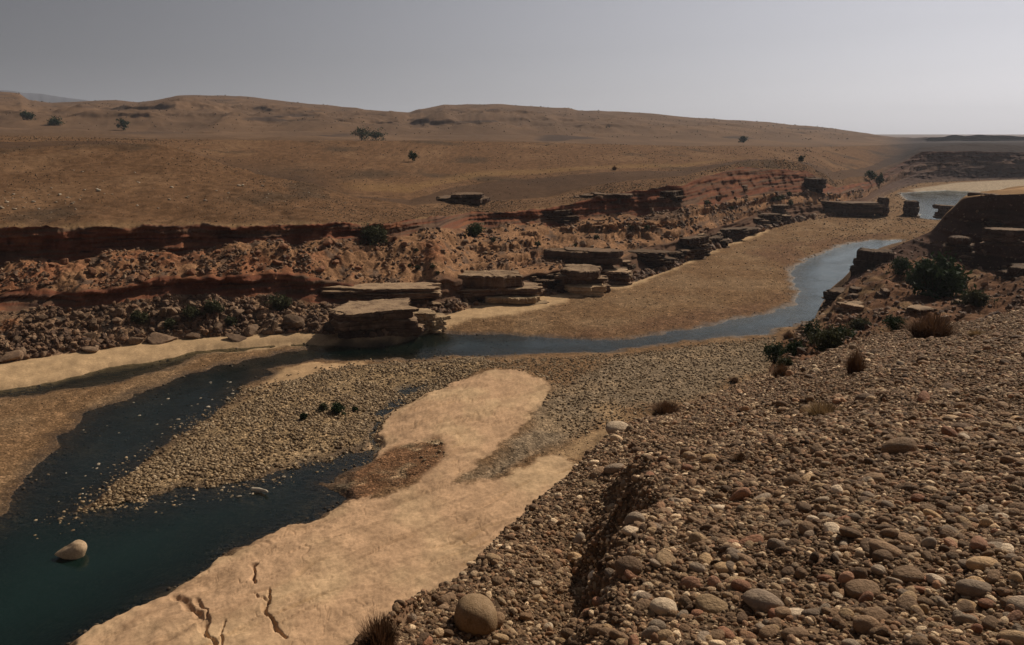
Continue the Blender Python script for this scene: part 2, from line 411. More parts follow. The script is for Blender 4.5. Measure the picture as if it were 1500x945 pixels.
onsand = np.where(sw > -1.3, sstep(-0.9, -0.25, ssand), sstep(0.0, 0.5, ssand)) * (1 - sstep(0.1, 0.8, sspit))
raise_ = np.maximum(sstep(-1.2, 0.0, ssand), sstep(-0.3, 0.9, sspit) * .8)
land = land + raise_ * (0.26 * sstep(0.02, -0.45, sw) + 0.12 * sstep(0, -4, sw))
scarp2 = sstep(-0.4, 0.6, sshore) * sstep(0.05, -0.5, sw)
land = land + 0.10 * scarp2
micro = 0.05 * fbm(x / 2.5, y / 2.5, 4, 161) + 0.02 * fbm(x / 0.5, y / 0.5, 2, 165)
land = land + micro * sstep(0.0, -0.8, sw)
# flow furrows and little scarps in the sand tongue
fx, fy = 0.75, 0.66
al, ac = x * fx + y * fy, x * fy - y * fx
fur = fbm(ac / 0.55 + 0.8 * perlin(al / 3.0, ac / 2.0, 171), al / 5.5, 4, 172)
land = land + onsand * ((0.05 + 0.05 * sstep(36, 44, y)) * fur - 0.10 * sstep(0.35, 0.8, fur) + 0.014 * fbm(x / 0.4, y / 0.4, 3, 174, 0.6)
                        )
nl1 = fbm(ac / 1.5 + 0.7 * perlin(al / 1.8, ac / 1.2, 361), al / 3.4, 3, 362)
nl2 = fbm(ac / 0.8 + 0.9 * perlin(al / 1.1, ac / 0.8, 365), al / 1.9 + 7, 3, 366)
rill = np.maximum(np.exp(-(nl1 / .035) ** 2) * sstep(-.05, .45, fbm(x / 4, y / 5, 3, 368)), 0.7 * np.exp(-(nl2 / .05) ** 2) * sstep(.05, .5, fbm(x / 3, y / 4, 3, 369)))
land = land - onsand * 0.035 * rill
for pts, w, dp in (([(368, 828), (374, 845), (378, 862)], 0.26, 0.36), ([(256, 872), (270, 885), (285, 905), (296, 925), (320, 975)], 0.30, 0.26), ([(285, 880), (300, 905), (305, 930)], 0.2, 0.2),
                   ([(398, 872), (388, 893), (392, 912), (418, 945)], 0.15, 0.28), ([(372, 878), (392, 893)], 0.12, 0.2),
                   ([(330, 920), (322, 945), (330, 980)], 0.14, 0.2)):
    d_, s_, f_ = line_d(x + 0.16 * fbm(x / 1.1, y / 1.1, 4, 181), y + 0.16 * fbm(x / 1.1 + 5, y / 1.1, 4, 185), wp(pts, 0.5))
    wv_ = w * (0.25 + 0.6 * sstep(-.5, .6, perlin(x / 0.9, y / 0.9, 187)))
    land = land - 0.6 * dp * sstep(wv_, 0.15 * wv_, d_) * sstep(0, 0.1, np.sin(np.pi * np.clip(f_, 0.02, 0.98)))
deepm = sstep(38, 28, y) * sstep(10, -5, x)
dmax = 0.28 + 1.5 * deepm + 0.9 * sstep(58, 66, y) * sstep(85, 75, y) * sstep(-12, -4, x) * sstep(12, 2, x)
dep = np.minimum(0.02 + 0.10 * np.maximum(sw, 0) + 0.22 * deepm * np.maximum(sw, 0), dmax) + 0.05 * fbm(x / 1.2, y / 1.2, 3, 191)
zb = np.where(sw > 0, -np.maximum(dep, 0.012) * sstep(0, 0.12, sw), np.maximum(land, 0.012))
t = tg[q]
zb = zb * (1 - sstep(0.985, 1, t)) + ZZ[q] * sstep(0.985, 1, t)
zb = np.where(t < 0.02, ZZ[q] * (1 - t / 0.02) + zb * (t / 0.02), zb)
ZZ[q] = zb
bedq = q


# ------------------------------------------------------------------ colours of the ground itself
def C(*c):
    return np.array(c, float)


COLR = np.zeros(RR.shape + (3,))
GRAV = np.zeros(RR.shape)
WET = np.zeros(RR.shape)


def lerp(a, b, w):
    return a + (b - a) * w[..., None]


def put(names, col, grav):
    for i in rows(*names):
        COLR[i] = col
        GRAV[i] = grav


c_plain, c_plain2 = C(.152, .084, .045), C(.192, .110, .060)
c_red, c_dred = C(.26, .115, .060), C(.17, .066, .038)
c_rock, c_drock = C(.20, .125, .078), C(.105, .066, .048)
c_sand, c_psand = C(.48, .305, .182), C(.44, .295, .165)
c_grav, c_ggrav, c_tgrav = C(.195, .115, .060), C(.24, .18, .12), C(.30, .205, .115)
put(['slope'], C(.15, .098, .060), 1.0)
LINES0 = rows('slope')[0]
COLR[:LINES0] = C(.15, .10, .065)
put(['gullyA', 'gullyB', 'gullyC'], C(.15, .078, .045), 0.5)
put(['mesa'], C(.075, .042, .030), 0.2)
put(['mesatop'], C(.25, .15, .075), 0.2)
put(['drop'], C(.17, .11, .07), 0.8)
put(['rubble'], C(.235, .145, .088), 0.7)
put(['cliff1'], c_dred, 0.1)
put(['talus'], c_red, 0.45)
put(['cliff2'], c_dred, 0.1)
put(['plain', 'spur', 'terrace', 'dip'], c_plain, 0.35)
COLR[rows('dip')[0]:] = C(.130, .080, .050)
# slope: upper part turns to reddish earth
q = rows('gullyA', 'gullyB', 'gullyC')
n = fbm(X[q] / 5, Y[q] / 5, 4, 201)
COLR[q] = lerp(COLR[q], C(.20, .125, .068), sstep(0.0, 0.7, n))
COLR[q] = lerp(COLR[q], C(.085, .055, .042), sstep(0.3, 0.9, fbm(X[q] / 2.2, Y[q] / 2.2, 4, 205)))
sh = sstep(1240, 1180, 750 + FPX * np.tan(THg[q])) * sstep(50, 60, RR[q])
COLR[q] = lerp(COLR[q], C(.36, .25, .15), 0.7 * sh)
q = rows('mesa', 'mesatop')
bnd = perlin(U[q] / 12, ZZ[q] * 1.4, 211)
COLR[q] = lerp(COLR[q], COLR[q] * 1.7, sstep(0.2, 0.7, bnd))
# bank strata
q = rows('cliff1', 'cliff2')
pxq = 750 + FPX * np.tan(THg[q])
bnd = perlin(U[q] / 20, ZZ[q] * 2.2, 221) + 0.6 * perlin(U[q] / 8, ZZ[q] * 5, 222)
COLR[q] = lerp(COLR[q], C(.135, .082, .054), sstep(-0.3, 0.5, bnd))
COLR[q] = lerp(COLR[q], C(.07, .04, .030), sstep(0.3, 0.7, perlin(U[q] / 3.5, ZZ[q] * 3.5, 223)))
COLR[q] = lerp(COLR[q], C(.22, .095, .05), sstep(0.3, 0.8, fbm(U[q] / 4, ZZ[q] * 1.5, 4, 225)))
q = rows('cliff1')
pxq = 750 + FPX * np.tan(THg[q])
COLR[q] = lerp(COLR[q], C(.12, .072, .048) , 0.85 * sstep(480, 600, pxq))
RR[q] += 0
q = rows('talus')
pxq = 750 + FPX * np.tan(THg[q])
n = fbm(X[q] / 6, Y[q] / 6, 4, 231)
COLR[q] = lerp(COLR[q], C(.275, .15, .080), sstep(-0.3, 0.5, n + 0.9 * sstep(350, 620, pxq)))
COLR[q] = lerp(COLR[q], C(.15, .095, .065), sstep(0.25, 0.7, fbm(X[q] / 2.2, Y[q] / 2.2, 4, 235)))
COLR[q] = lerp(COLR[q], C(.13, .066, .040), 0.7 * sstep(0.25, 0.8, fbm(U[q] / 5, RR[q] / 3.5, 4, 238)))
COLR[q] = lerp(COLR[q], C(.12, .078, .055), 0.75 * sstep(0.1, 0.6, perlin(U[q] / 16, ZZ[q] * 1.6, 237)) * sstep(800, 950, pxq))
q = rows('rubble')
COLR[q] = lerp(COLR[q], C(.11, .08, .06), sstep(0.1, 0.6, fbm(X[q] / 1.6, Y[q] / 1.6, 4, 241)))
pxq = 750 + FPX * np.tan(THg[q])
COLR[q] = lerp(COLR[q], C(.24, .11, .055), sstep(0.2, 0.7, fbm(X[q] / 5, Y[q] / 5, 3, 245)) * sstep(0.35, 0.8, tg[q]) * sstep(500, 400, pxq))
# plain: straw bands, darker patches, pale track
q = rows('plain', 'spur', 'terrace')
n = fbm(X[q] / 14, Y[q] / 26, 5, 251)
COLR[q] = lerp(COLR[q], c_plain2, sstep(-0.1, 0.8, n))
COLR[q] = lerp(COLR[q], C(.095, .060, .037), sstep(0.25, 0.85, fbm(X[q] / 20, Y[q] / 20, 5, 257)))
COLR[q] = COLR[q] * (0.78 + 0.34 * sstep(-0.7, 0.7, fbm(X[q] / 1.3, Y[q] / 1.3, 3, 259)))[..., None]
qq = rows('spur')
COLR[qq] = lerp(COLR[qq], C(.080, .048, .031), 0.8 * np.ones(RR[qq].shape))  # whole back-slope of the spur set darker than the plain
qq = rows('plain')
COLR[qq] = lerp(COLR[qq], C(.24, .15, .078), 0.7 * sstep(0.10, 0.0, tg[qq]) * sstep(0.0, 0.5, 0.5 + fbm(X[qq] / 5, Y[qq] / 5, 3, 260)))
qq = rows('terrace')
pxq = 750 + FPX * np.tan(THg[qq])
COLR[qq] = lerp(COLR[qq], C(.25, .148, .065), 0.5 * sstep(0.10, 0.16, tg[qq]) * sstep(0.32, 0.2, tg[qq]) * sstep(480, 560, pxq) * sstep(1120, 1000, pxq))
COLR[qq] = lerp(COLR[qq], C(.068, .043, .029), 0.85 * sstep(0.7, 0.15, tg[qq]) * sstep(215, 270, pxq) * sstep(520, 440, pxq))  # start of the terrace behind the spur set darker
q = rows('hill', 'foot')
n = fbm(X[q] / 40, Y[q] / 40, 5, 261)
COLR[q] = lerp(COLR[q], C(.165, .10, .06), sstep(-0.2, 0.6, n))
COLR[q] = lerp(COLR[q], C(.065, .045, .036), 0.85 * sstep(0.30, 0.6, perlin(U[q] / 55, ZZ[q] / 4.0, 265)) * sstep(0.05, 0.3, fbm(X[q] / 60, Y[q] / 60, 3, 267)))
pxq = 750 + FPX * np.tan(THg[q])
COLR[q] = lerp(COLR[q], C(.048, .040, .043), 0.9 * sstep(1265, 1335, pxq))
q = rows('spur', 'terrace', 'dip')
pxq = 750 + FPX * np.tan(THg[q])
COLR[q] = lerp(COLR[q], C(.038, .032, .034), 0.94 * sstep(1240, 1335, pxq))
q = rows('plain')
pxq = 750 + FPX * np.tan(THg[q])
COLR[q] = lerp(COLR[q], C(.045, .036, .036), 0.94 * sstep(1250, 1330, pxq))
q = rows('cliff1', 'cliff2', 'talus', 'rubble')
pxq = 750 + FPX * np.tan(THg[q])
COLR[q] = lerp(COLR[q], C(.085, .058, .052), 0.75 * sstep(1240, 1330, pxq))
# bed
q = bedq
pxq = 750 + FPX * np.tan(THg[q])
base_c = np.zeros(x.shape + (3,)) + c_grav
base_c = lerp(base_c, C(.235, .148, .082), sstep(-0.2, 0.6, fbm(x / 6, y / 9, 4, 271)))
gv = 0.75 + 0 * x
base_c = lerp(base_c, c_tgrav, sstep(-0.5, 1.5, stan)); gv = np.maximum(gv, sstep(-0.5, 1.5, stan))
base_c = lerp(base_c, c_ggrav, 0.85 * sstep(-0.5, 1.0, sgrey))
base_c = lerp(base_c, C(.37, .245, .135), 0.8 * sstep(-0.5, 1.2, sbuff)); gv = gv * (1 - 0.7 * sstep(-0.5, 1.2, sbuff))
bnk = sstep(0.15, 0.65, fbm(x / 7, y / 4, 4, 277)) * sstep(0.0, 1.0, sgrey)
base_c = lerp(base_c, C(.34, .235, .14), 0.6 * bnk)
base_c = lerp(base_c, C(.165, .090, .052), 0.8 * sstep(-0.5, 3, sbrown) * sstep(-0.7, 0.3, fbm(x / 7, y / 12, 4, 281) + 0.25))
base_c = lerp(base_c, c_psand, sstep(-0.3, 0.8, sshore)); gv = gv * (1 - 0.8 * sstep(-0.3, 0.8, sshore))
base_c = lerp(base_c, C(.46, .30, .165), 0.85 * sstep(-0.2, 0.6, spatch)); gv = gv * (1 - 0.8 * sstep(-0.2, 0.6, spatch))
sc_ = lerp(np.zeros(x.shape + (3,)) + c_sand, C(.505, .342, .20), sstep(-0.3, 0.6, fbm(x / 4, y / 6, 4, 285)))
sc_ = lerp(sc_, C(.40, .255, .135), 0.75 * sstep(0.35, 0.95, fur) * sstep(0.0, 0.5, fbm(x / 6, y / 6, 3, 286) + 0.15))
sc_ = lerp(sc_, C(.36, .22, .12), 0.55 * sstep(0.5, 0.9, fbm(x / 0.7, y / 1.2, 3, 287)) * sstep(0, 14, y - 34))
sc_ = lerp(sc_, C(.30, .185, .105), 0.5 * sstep(0.15, 0.6, fbm(ac / 1.2 + .5 * perlin(al / 3, ac, 276), al / 6, 4, 278)) * sstep(-0.2, 0.5, fbm(x / 8, y / 8, 2, 279)))
sc_ = lerp(sc_, C(.27, .165, .095), 0.55 * rill)
sc_ = sc_ * (1 - 0.20 * sstep(.0, .7, fbm(ac / 0.35 + 1.2 * perlin(al / 2.2, ac / 1.5, 283), al / 3.2, 4, 284)) * sstep(-.3, .4, fbm(x / 4, y / 5, 3, 282)))[..., None]
base_c = lerp(base_c, sc_, onsand); gv = gv * (1 - 0.9 * onsand)
spw = sstep(-0.2, 0.7, sspit)
base_c = lerp(base_c, lerp(np.zeros(x.shape + (3,)) + C(.20, .105, .055), C(.33, .235, .14), sstep(0.1, 0.8, fbm(x / 2, y / 2, 3, 288) + sstep(-4, 2, x) * 0.6)), spw)
gv = np.maximum(gv, spw * 0.9)
base_c = lerp(base_c, C(.42, .33, .235), 0.9 * sstep(-1, 2, sfar))
base_c = base_c * (0.86 + 0.24 * sstep(-0.8, 0.8, fbm(x / 1.1, y / 1.1, 3, 289)))[..., None]
# soaked margin (wet sand and gravel are darker) and the bed under water
wet = sstep(-1.1, -0.1, sw + 0.35 * fbm(x / 2, y / 2, 3, 291)) * (1 - 0.85 * onsand) * (1 - 0.7 * sstep(-0.3, 0.8, sshore))
base_c = lerp(base_c, base_c * 0.5, wet)
under = sstep(0.0, 1.5, sw + 0.3 * fbm(x / 1.3, y / 1.3, 3, 297))
base_c = lerp(base_c, lerp(np.zeros(x.shape + (3,)) + C(.040, .029, .019), C(.10, .068, .042), sstep(-0.2, 0.7, fbm(x / 3, y / 3, 4, 295))), under)
COLR[q] = base_c
GRAV[q] = gv
WET[q] = np.maximum(wet, under)
SWf = np.full(RR.shape, -99.0)
SWf[bedq] = sw


# ------------------------------------------------------------------ mesh helpers
def mesh_from(name, verts, faces_quads=None, tris=None, smooth_=True):
    me = bpy.data.meshes.new(name)
    v = np.asarray(verts, np.float32)
    me.vertices.add(len(v))
    me.vertices.foreach_set('co', v.ravel())
    li, ls, tot = [], [], 0
    if faces_quads is not None and len(faces_quads):
        f = np.asarray(faces_quads, np.int32)
        li.append(f.ravel()); ls.append(tot + 4 * np.arange(len(f))); tot += f.size
    if tris is not None and len(tris):
        f = np.asarray(tris, np.int32)
        li.append(f.ravel()); ls.append(tot + 3 * np.arange(len(f))); tot += f.size
    li = np.concatenate(li); ls = np.concatenate(ls)
    me.loops.add(len(li)); me.loops.foreach_set('vertex_index', li.astype(np.int32))
    me.polygons.add(len(ls)); me.polygons.foreach_set('loop_start', ls.astype(np.int32))
    me.polygons.foreach_set('use_smooth', np.full(len(ls), smooth_))
    me.update(calc_edges=True)
    me.validate()
    return me


def fattr(me, name, val):
    a = me.attributes.new(name, 'FLOAT', 'POINT')
    a.data.foreach_set('value', np.asarray(val, np.float32).ravel())


def cattr(me, name, rgb):
    a = me.attributes.new(name, 'FLOAT_COLOR', 'POINT')
    c = np.ones((len(rgb), 4), np.float32)
    c[:, :3] = rgb
    a.data.foreach_set('color', c.ravel())


def link(name, me, mat=None, parent=None):
    o = bpy.data.objects.new(name, me)
    COL.objects.link(o)
    if mat is not None and len(me.materials) == 0:
        me.materials.append(mat)
    if parent is not None:
        o.parent = parent
    return o


def tag(o, label, cat=None, group=None, kind=None):
    o['label'] = label
    if cat: o['category'] = cat
    if group: o['group'] = group
    if kind: o['kind'] = kind
    return o


def empty(name, loc, rz=0.0):
    o = bpy.data.objects.new(name, None)
    COL.objects.link(o)
    o.location = loc
    o.rotation_euler = (0, 0, rz)
    o.empty_display_size = 0.3
    return o


# ------------------------------------------------------------------ materials
class NT:
    def __init__(self, name):
        self.m = bpy.data.materials.new(name)
        self.m.use_nodes = True
        self.t = self.m.node_tree
        self.t.nodes.clear()
        self.out = self.n('ShaderNodeOutputMaterial')

    def n(self, typ, **kw):
        nd = self.t.nodes.new(typ)
        for k, v in kw.items():
            setattr(nd, k, v)
        return nd

    def l(self, a, b):
        self.t.links.new(a, b)

    def val(self, sock, v):
        if hasattr(v, 'is_output') or isinstance(v, bpy.types.NodeSocket):
            self.l(v, sock)
        else:
            sock.default_value = v

    def math(self, op, a, b=0.0, c=0.0):
        nd = self.n('ShaderNodeMath', operation=op)
        self.val(nd.inputs[0], a); self.val(nd.inputs[1], b); self.val(nd.inputs[2], c)
        return nd.outputs[0]

    def mixc(self, f, a, b, mode='MIX'):
        nd = self.n('ShaderNodeMix', data_type='RGBA', blend_type=mode)
        self.val(nd.inputs['Factor'], f)
        for s, v in ((nd.inputs[6], a), (nd.inputs[7], b)):
            if isinstance(v, (tuple, list)):
                s.default_value = (*v[:3], 1)
            else:
                self.l(v, s)
        return nd.outputs[2]

    def noise(self, co, scale, detail=5, rough=0.55):
        nd = self.n('ShaderNodeTexNoise')
        nd.inputs['Scale'].default_value = scale
        nd.inputs['Detail'].default_value = detail
        nd.inputs['Roughness'].default_value = rough
        if co is not None:
            self.l(co, nd.inputs['Vector'])
        return nd.outputs['Fac']

    def voro(self, co, scale, feature='F1'):
        nd = self.n('ShaderNodeTexVoronoi', feature=feature)
        nd.inputs['Scale'].default_value = scale
        self.l(co, nd.inputs['Vector'])
        return nd.outputs

    def rng(self, v, a, b, c, d):
        nd = self.n('ShaderNodeMapRange')
        self.val(nd.inputs[0], v)
        for i, k in enumerate((a, b, c, d)):
            nd.inputs[i + 1].default_value = k
        return nd.outputs[0]

    def ramp(self, v, stops):
        nd = self.n('ShaderNodeValToRGB')
        e = nd.color_ramp.elements
        while len(e) < len(stops):
            e.new(0.5)
        for el, (p, c) in zip(e, stops):
            el.position = p
            el.color = (*c, 1)
        self.l(v, nd.inputs[0])
        return nd.outputs[0]

    def bump(self, h, strength, dist, normal=None):
        nd = self.n('ShaderNodeBump')
        self.val(nd.inputs['Strength'], strength)
        nd.inputs['Distance'].default_value = dist
        self.l(h, nd.inputs['Height'])
        if normal is not None:
            self.l(normal, nd.inputs['Normal'])
        return nd.outputs[0]

    def pbsdf(self, col, rough=0.9, spec=0.2, normal=None):
        nd = self.n('ShaderNodeBsdfPrincipled')
        if isinstance(col, (tuple, list)):
            nd.inputs['Base Color'].default_value = (*col[:3], 1)
        else:
            self.l(col, nd.inputs['Base Color'])
        self.val(nd.inputs['Roughness'], rough)
        self.val(nd.inputs['Specular IOR Level'], spec)
        if normal is not None:
            self.l(normal, nd.inputs['Normal'])
        self.l(nd.outputs[0], self.out.inputs[0])
        return nd


def ground_mat():
    k = NT('ground_earth')
    pos = k.n('ShaderNodeNewGeometry').outputs['Position']
    col = k.n('ShaderNodeAttribute', attribute_name='Col').outputs['Color']
    grav = k.n('ShaderNodeAttribute', attribute_name='grav').outputs['Fac']
    wet = k.n('ShaderNodeAttribute', attribute_name='wet').outputs['Fac']
    n1 = k.noise(pos, 0.9, 6, 0.62)
    n2 = k.noise(pos, 7.0, 5, 0.6)
    v1 = k.voro(pos, 7.5)
    v2 = k.voro(pos, 2.6)
    sp = k.n('ShaderNodeSeparateColor')
    k.l(v1['Color'], sp.inputs[0])
    sp2 = k.n('ShaderNodeSeparateColor')
    k.l(v2['Color'], sp2.inputs[0])
    f1 = k.rng(n1, 0.25, 0.75, 0.72, 1.28)
    f2 = k.rng(n2, 0.3, 0.7, 0.85, 1.15)
    stone = k.math('POWER', sp.outputs[0], 2.2)
    stone = k.rng(stone, 0, 1, 0.62, 1.75)
    big = k.rng(k.math('POWER', sp2.outputs[0], 5.0), 0, 1, 0.92, 1.45)
    edge = k.rng(v1['Distance'], 0.25, 0.75, 1.1, 0.7)
    s_all = k.math('MULTIPLY', k.math('MULTIPLY', stone, edge), big)
    s_mix = k.math('ADD', k.math('MULTIPLY', k.math('SUBTRACT', s_all, 1.0), grav), 1.0)
    f1 = k.math('ADD', 1.0, k.math('MULTIPLY', k.math('SUBTRACT', f1, 1.0), k.math('ADD', 0.25, k.math('MULTIPLY', grav, 0.75))))
    tot = k.math('MULTIPLY', k.math('MULTIPLY', f1, f2), s_mix)
    vm = k.n('ShaderNodeVectorMath', operation='SCALE')
    k.l(col, vm.inputs[0]); k.l(tot, vm.inputs['Scale'])
    h1 = k.math('MULTIPLY', n2, 0.5)
    h2 = k.math('MULTIPLY', k.math('SUBTRACT', 1.0, v1['Distance']), k.math('MULTIPLY', grav, 0.9))
    h3 = k.math('MULTIPLY', k.noise(pos, 2.2, 6, 0.65), 1.2)
    h = k.math('ADD', k.math('ADD', h1, h2), h3)
    bs = k.math('ADD', 0.22, k.math('MULTIPLY', grav, 0.58))
    b = k.bump(h, bs, 0.09)
    rough = k.rng(wet, 0, 1, 0.95, 0.62)
    k.pbsdf(vm.outputs[0], rough, k.rng(wet, 0, 1, 0.02, 0.15), b)
    return k.m


def rock_mat(name, c0, c1, c2, scale=1.0, strata=0.0, rough=0.85, lit_dust=None):
    k = NT(name)
    tc = k.n('ShaderNodeTexCoord').outputs['Object']
    rnd = k.n('ShaderNodeObjectInfo').outputs['Random']
    off = k.n('ShaderNodeVectorMath', operation='ADD')
    k.l(tc, off.inputs[0])
    cmb = k.n('ShaderNodeCombineXYZ')
    k.l(k.math('MULTIPLY', rnd, 37.0), cmb.inputs[0]); k.l(k.math('MULTIPLY', rnd, 91.0), cmb.inputs[1])
    k.l(cmb.outputs[0], off.inputs[1])
    co = off.outputs[0]
    n = k.noise(co, 1.6 * scale, 7, 0.62)
    fine = k.noise(co, 9 * scale, 5, 0.65)
    c = k.ramp(n, [(0.3, c0), (0.5, c1), (0.72, c2)])
    h = fine
    if strata:
        mp = k.n('ShaderNodeMapping')
        mp.inputs['Scale'].default_value = (0.12, 0.12, 2.6)
        k.l(co, mp.inputs[0])
        sn = k.noise(mp.outputs[0], 2.0, 5, 0.6)
        c = k.mixc(k.rng(sn, 0.48, 0.62, 0, strata), c, tuple(0.45 * v for v in c0))
        h = k.math('ADD', h, k.math('MULTIPLY', sn, 2.0))
    if lit_dust:
        nz = k.n('ShaderNodeSeparateXYZ')
        k.l(k.n('ShaderNodeNewGeometry').outputs['Normal'], nz.inputs[0])
        c = k.mixc(k.math('MULTIPLY', k.rng(nz.outputs[2], 0.55, 0.85, 0, 1), k.rng(n, 0.35, 0.55, 0.35, 0.95)), c, lit_dust)  # upward faces: dust, with sunlit brightness put into the same colour
    br = k.rng(rnd, 0, 1, 0.7, 1.3)
    br = k.math('MULTIPLY', br, k.rng(fine, 0.3, 0.7, 0.8, 1.2))
    vm = k.n('ShaderNodeVectorMath', operation='SCALE')
    k.l(c, vm.inputs[0]); k.l(br, vm.inputs['Scale'])
    k.pbsdf(vm.outputs[0], rough, 0.08, k.bump(h, 0.5, 0.08 / scale))
    return k.m


def pebble_mat(name, stops, spread=(0.7, 1.25)):
    """stops: colours picked per stone"""
    k = NT(name)
    tc = k.n('ShaderNodeTexCoord').outputs['Object']
    rnd = k.n('ShaderNodeObjectInfo').outputs['Random']
    r2 = k.math('FRACT', k.math('MULTIPLY', rnd, 57.31))
    c = k.ramp(rnd, stops)
    n = k.noise(tc, 2.5, 6, 0.65)
    br = k.math('MULTIPLY', k.rng(r2, 0, 1, *spread), k.rng(n, 0.25, 0.75, 0.72, 1.25))
    vm = k.n('ShaderNodeVectorMath', operation='SCALE')
    k.l(c, vm.inputs[0]); k.l(br, vm.inputs['Scale'])
    k.pbsdf(vm.outputs[0], 0.75, 0.14, k.bump(k.noise(tc, 5, 6, 0.65), 0.6, 0.1))
    return k.m


def plain_mat(name, c, rough=0.8, var=0.35, transl=0.0, scale=3.0):
    k = NT(name)
    pos = k.n('ShaderNodeNewGeometry').outputs['Position']
    n = k.noise(pos, scale, 3)
    vm = k.n('ShaderNodeVectorMath', operation='SCALE')
    vm.inputs[0].default_value = c
    k.l(k.rng(n, 0.3, 0.7, 1 - var, 1 + var), vm.inputs['Scale'])
    p = k.pbsdf(vm.outputs[0], rough, 0.06)
    if transl:
        tr = k.n('ShaderNodeBsdfTranslucent')
        k.l(vm.outputs[0], tr.inputs[0])
        mx = k.n('ShaderNodeMixShader')
        mx.inputs[0].default_value = transl
        k.l(p.outputs[0], mx.inputs[1]); k.l(tr.outputs[0], mx.inputs[2])
        k.l(mx.outputs[0], k.out.inputs[0])
    return k.m


def water_mat():
    k = NT('river_water')
    pos = k.n('ShaderNodeNewGeometry').outputs['Position']
    d = k.n('ShaderNodeAttribute', attribute_name='depth').outputs['Fac']
    mp = k.n('ShaderNodeMapping')
    mp.inputs['Rotation'].default_value = (0, 0, R(35))
    mp.inputs['Scale'].default_value = (1.0, 2.2, 1.0)
    k.l(pos, mp.inputs[0])
    w1 = k.noise(mp.outputs[0], 1.4, 4, 0.6)
    w2 = k.noise(pos, 0.18, 2, 0.5)
    amp = k.math('ADD', k.rng(w2, 0.4, 0.6, 0.05, 0.22), k.rng(d, 0.1, 0.4, 0.38, 0.0))
    nrm = k.bump(w1, amp, 0.10)
    fac = k.math('SUBTRACT', 1.0, k.math('EXPONENT', k.math('MULTIPLY', d, -1.3)))
    body = k.n('ShaderNodeBsdfDiffuse')
    body.inputs[0].default_value = (0.006, 0.018, 0.015, 1)
    tr = k.n('ShaderNodeBsdfTransparent')
    tr.inputs[0].default_value = (0.80, 0.82, 0.76, 1)
    m1 = k.n('ShaderNodeMixShader')
    k.l(fac, m1.inputs[0]); k.l(tr.outputs[0], m1.inputs[1]); k.l(body.outputs[0], m1.inputs[2])
    gl = k.n('ShaderNodeBsdfGlossy')
    gl.inputs['Roughness'].default_value = 0.05
    gl.inputs['Color'].default_value = (.80, .87, .86, 1)
    k.l(nrm, gl.inputs['Normal'])
    fr = k.n('ShaderNodeFresnel')
    fr.inputs[0].default_value = 1.33
    k.l(nrm, fr.inputs['Normal'])
    m2 = k.n('ShaderNodeMixShader')
    k.l(fr.outputs[0], m2.inputs[0]); k.l(m1.outputs[0], m2.inputs[1]); k.l(gl.outputs[0], m2.inputs[2])
    k.l(m2.outputs[0], k.out.inputs[0])
    return k.m


M_ground = ground_mat()
M_water = water_mat()
M_sandstone = rock_mat('brown_sandstone', (.085, .048, .032), (.145, .088, .056), (.22, .145, .093), 0.6, 0.7, lit_dust=(.34, .23, .14))  # sides darkened as painted shade, dusty tops brightened as if sunlit
M_palestone = rock_mat('buff_sandstone', (.28, .185, .105), (.40, .28, .165), (.50, .36, .22), 0.6, 0.55)
M_darkrock = rock_mat('dark_rock', (.05, .034, .027), (.085, .055, .04), (.13, .085, .06), 0.6, 0.5, lit_dust=(.15, .094, .055))
M_boulder = rock_mat('boulder_stone', (.10, .063, .042), (.18, .115, .073), (.27, .185, .122), 1.2)
M_redboulder = rock_mat('red_boulder_stone', (.13, .06, .035), (.20, .095, .052), (.27, .15, .09), 1.2)
M_paleb = rock_mat('pale_boulder_stone', (.22, .15, .09), (.31, .22, .14), (.40, .29, .19), 2.5)
PB = {
    'brown': pebble_mat('brown_pebble', [(0, (0.160, 0.097, 0.058)), (.5, (0.245, 0.152, 0.086)), (1, (0.320, 0.198, 0.114))]),
    'tan': pebble_mat('tan_pebble', [(0, (0.375, 0.245, 0.132)), (.5, (0.470, 0.310, 0.173)), (1, (0.545, 0.346, 0.178))]),
    'grey': pebble_mat('grey_pebble', [(0, (0.245, 0.173, 0.119)), (.5, (0.320, 0.232, 0.161)), (1, (0.394, 0.296, 0.208))]),
    'pale': pebble_mat('pale_pebble', [(0, (0.601, 0.442, 0.295)), (.5, (0.714, 0.539, 0.368)), (1, (0.826, 0.637, 0.451))]),
    'red': pebble_mat('reddish_pebble', [(0, (0.263, 0.121, 0.068)), (.5, (0.348, 0.168, 0.095)), (1, (0.413, 0.220, 0.132))]),
}
M_mix = pebble_mat('mixed_pebbles', [(0, (0.133, 0.079, 0.046)), (.3, (0.223, 0.133, 0.074)), (.5, (0.312, 0.191, 0.104)), (.64, (0.380, 0.203, 0.111)), (.76, (0.323, 0.224, 0.140)), (.9, (0.535, 0.358, 0.205)), (1, (0.936, 0.687, 0.438))], (.6, 1.35))
M_bar = pebble_mat('bar_cobbles', [(0, (.12, .078, .044)), (.3, (.22, .147, .082)), (.6, (.31, .212, .117)), (.85, (.40, .285, .165)), (1, (.52, .39, .25))])
M_rub = pebble_mat('rubble_stones', [(0, (.085, .05, .034)), (.4, (.14, .082, .050)), (.75, (.20, .112, .064)), (1, (.28, .185, .115))])
M_white = pebble_mat('whitish_stones', [(0, (.30, .23, .155)), (1, (.50, .42, .32))])
M_leafdk = plain_mat('dark_green_leaf', (.032, .050, .020), 0.7, 0.4, 0.15)
M_leaf = plain_mat('green_leaf', (.045, .068, .026), 0.6, 0.4, 0.2)
M_leafol = plain_mat('olive_leaf', (.066, .066, .032), 0.7, 0.4, 0.2)
M_dry = plain_mat('dry_straw', (.26, .17, .085), 0.85, 0.4, 0.25, 8)
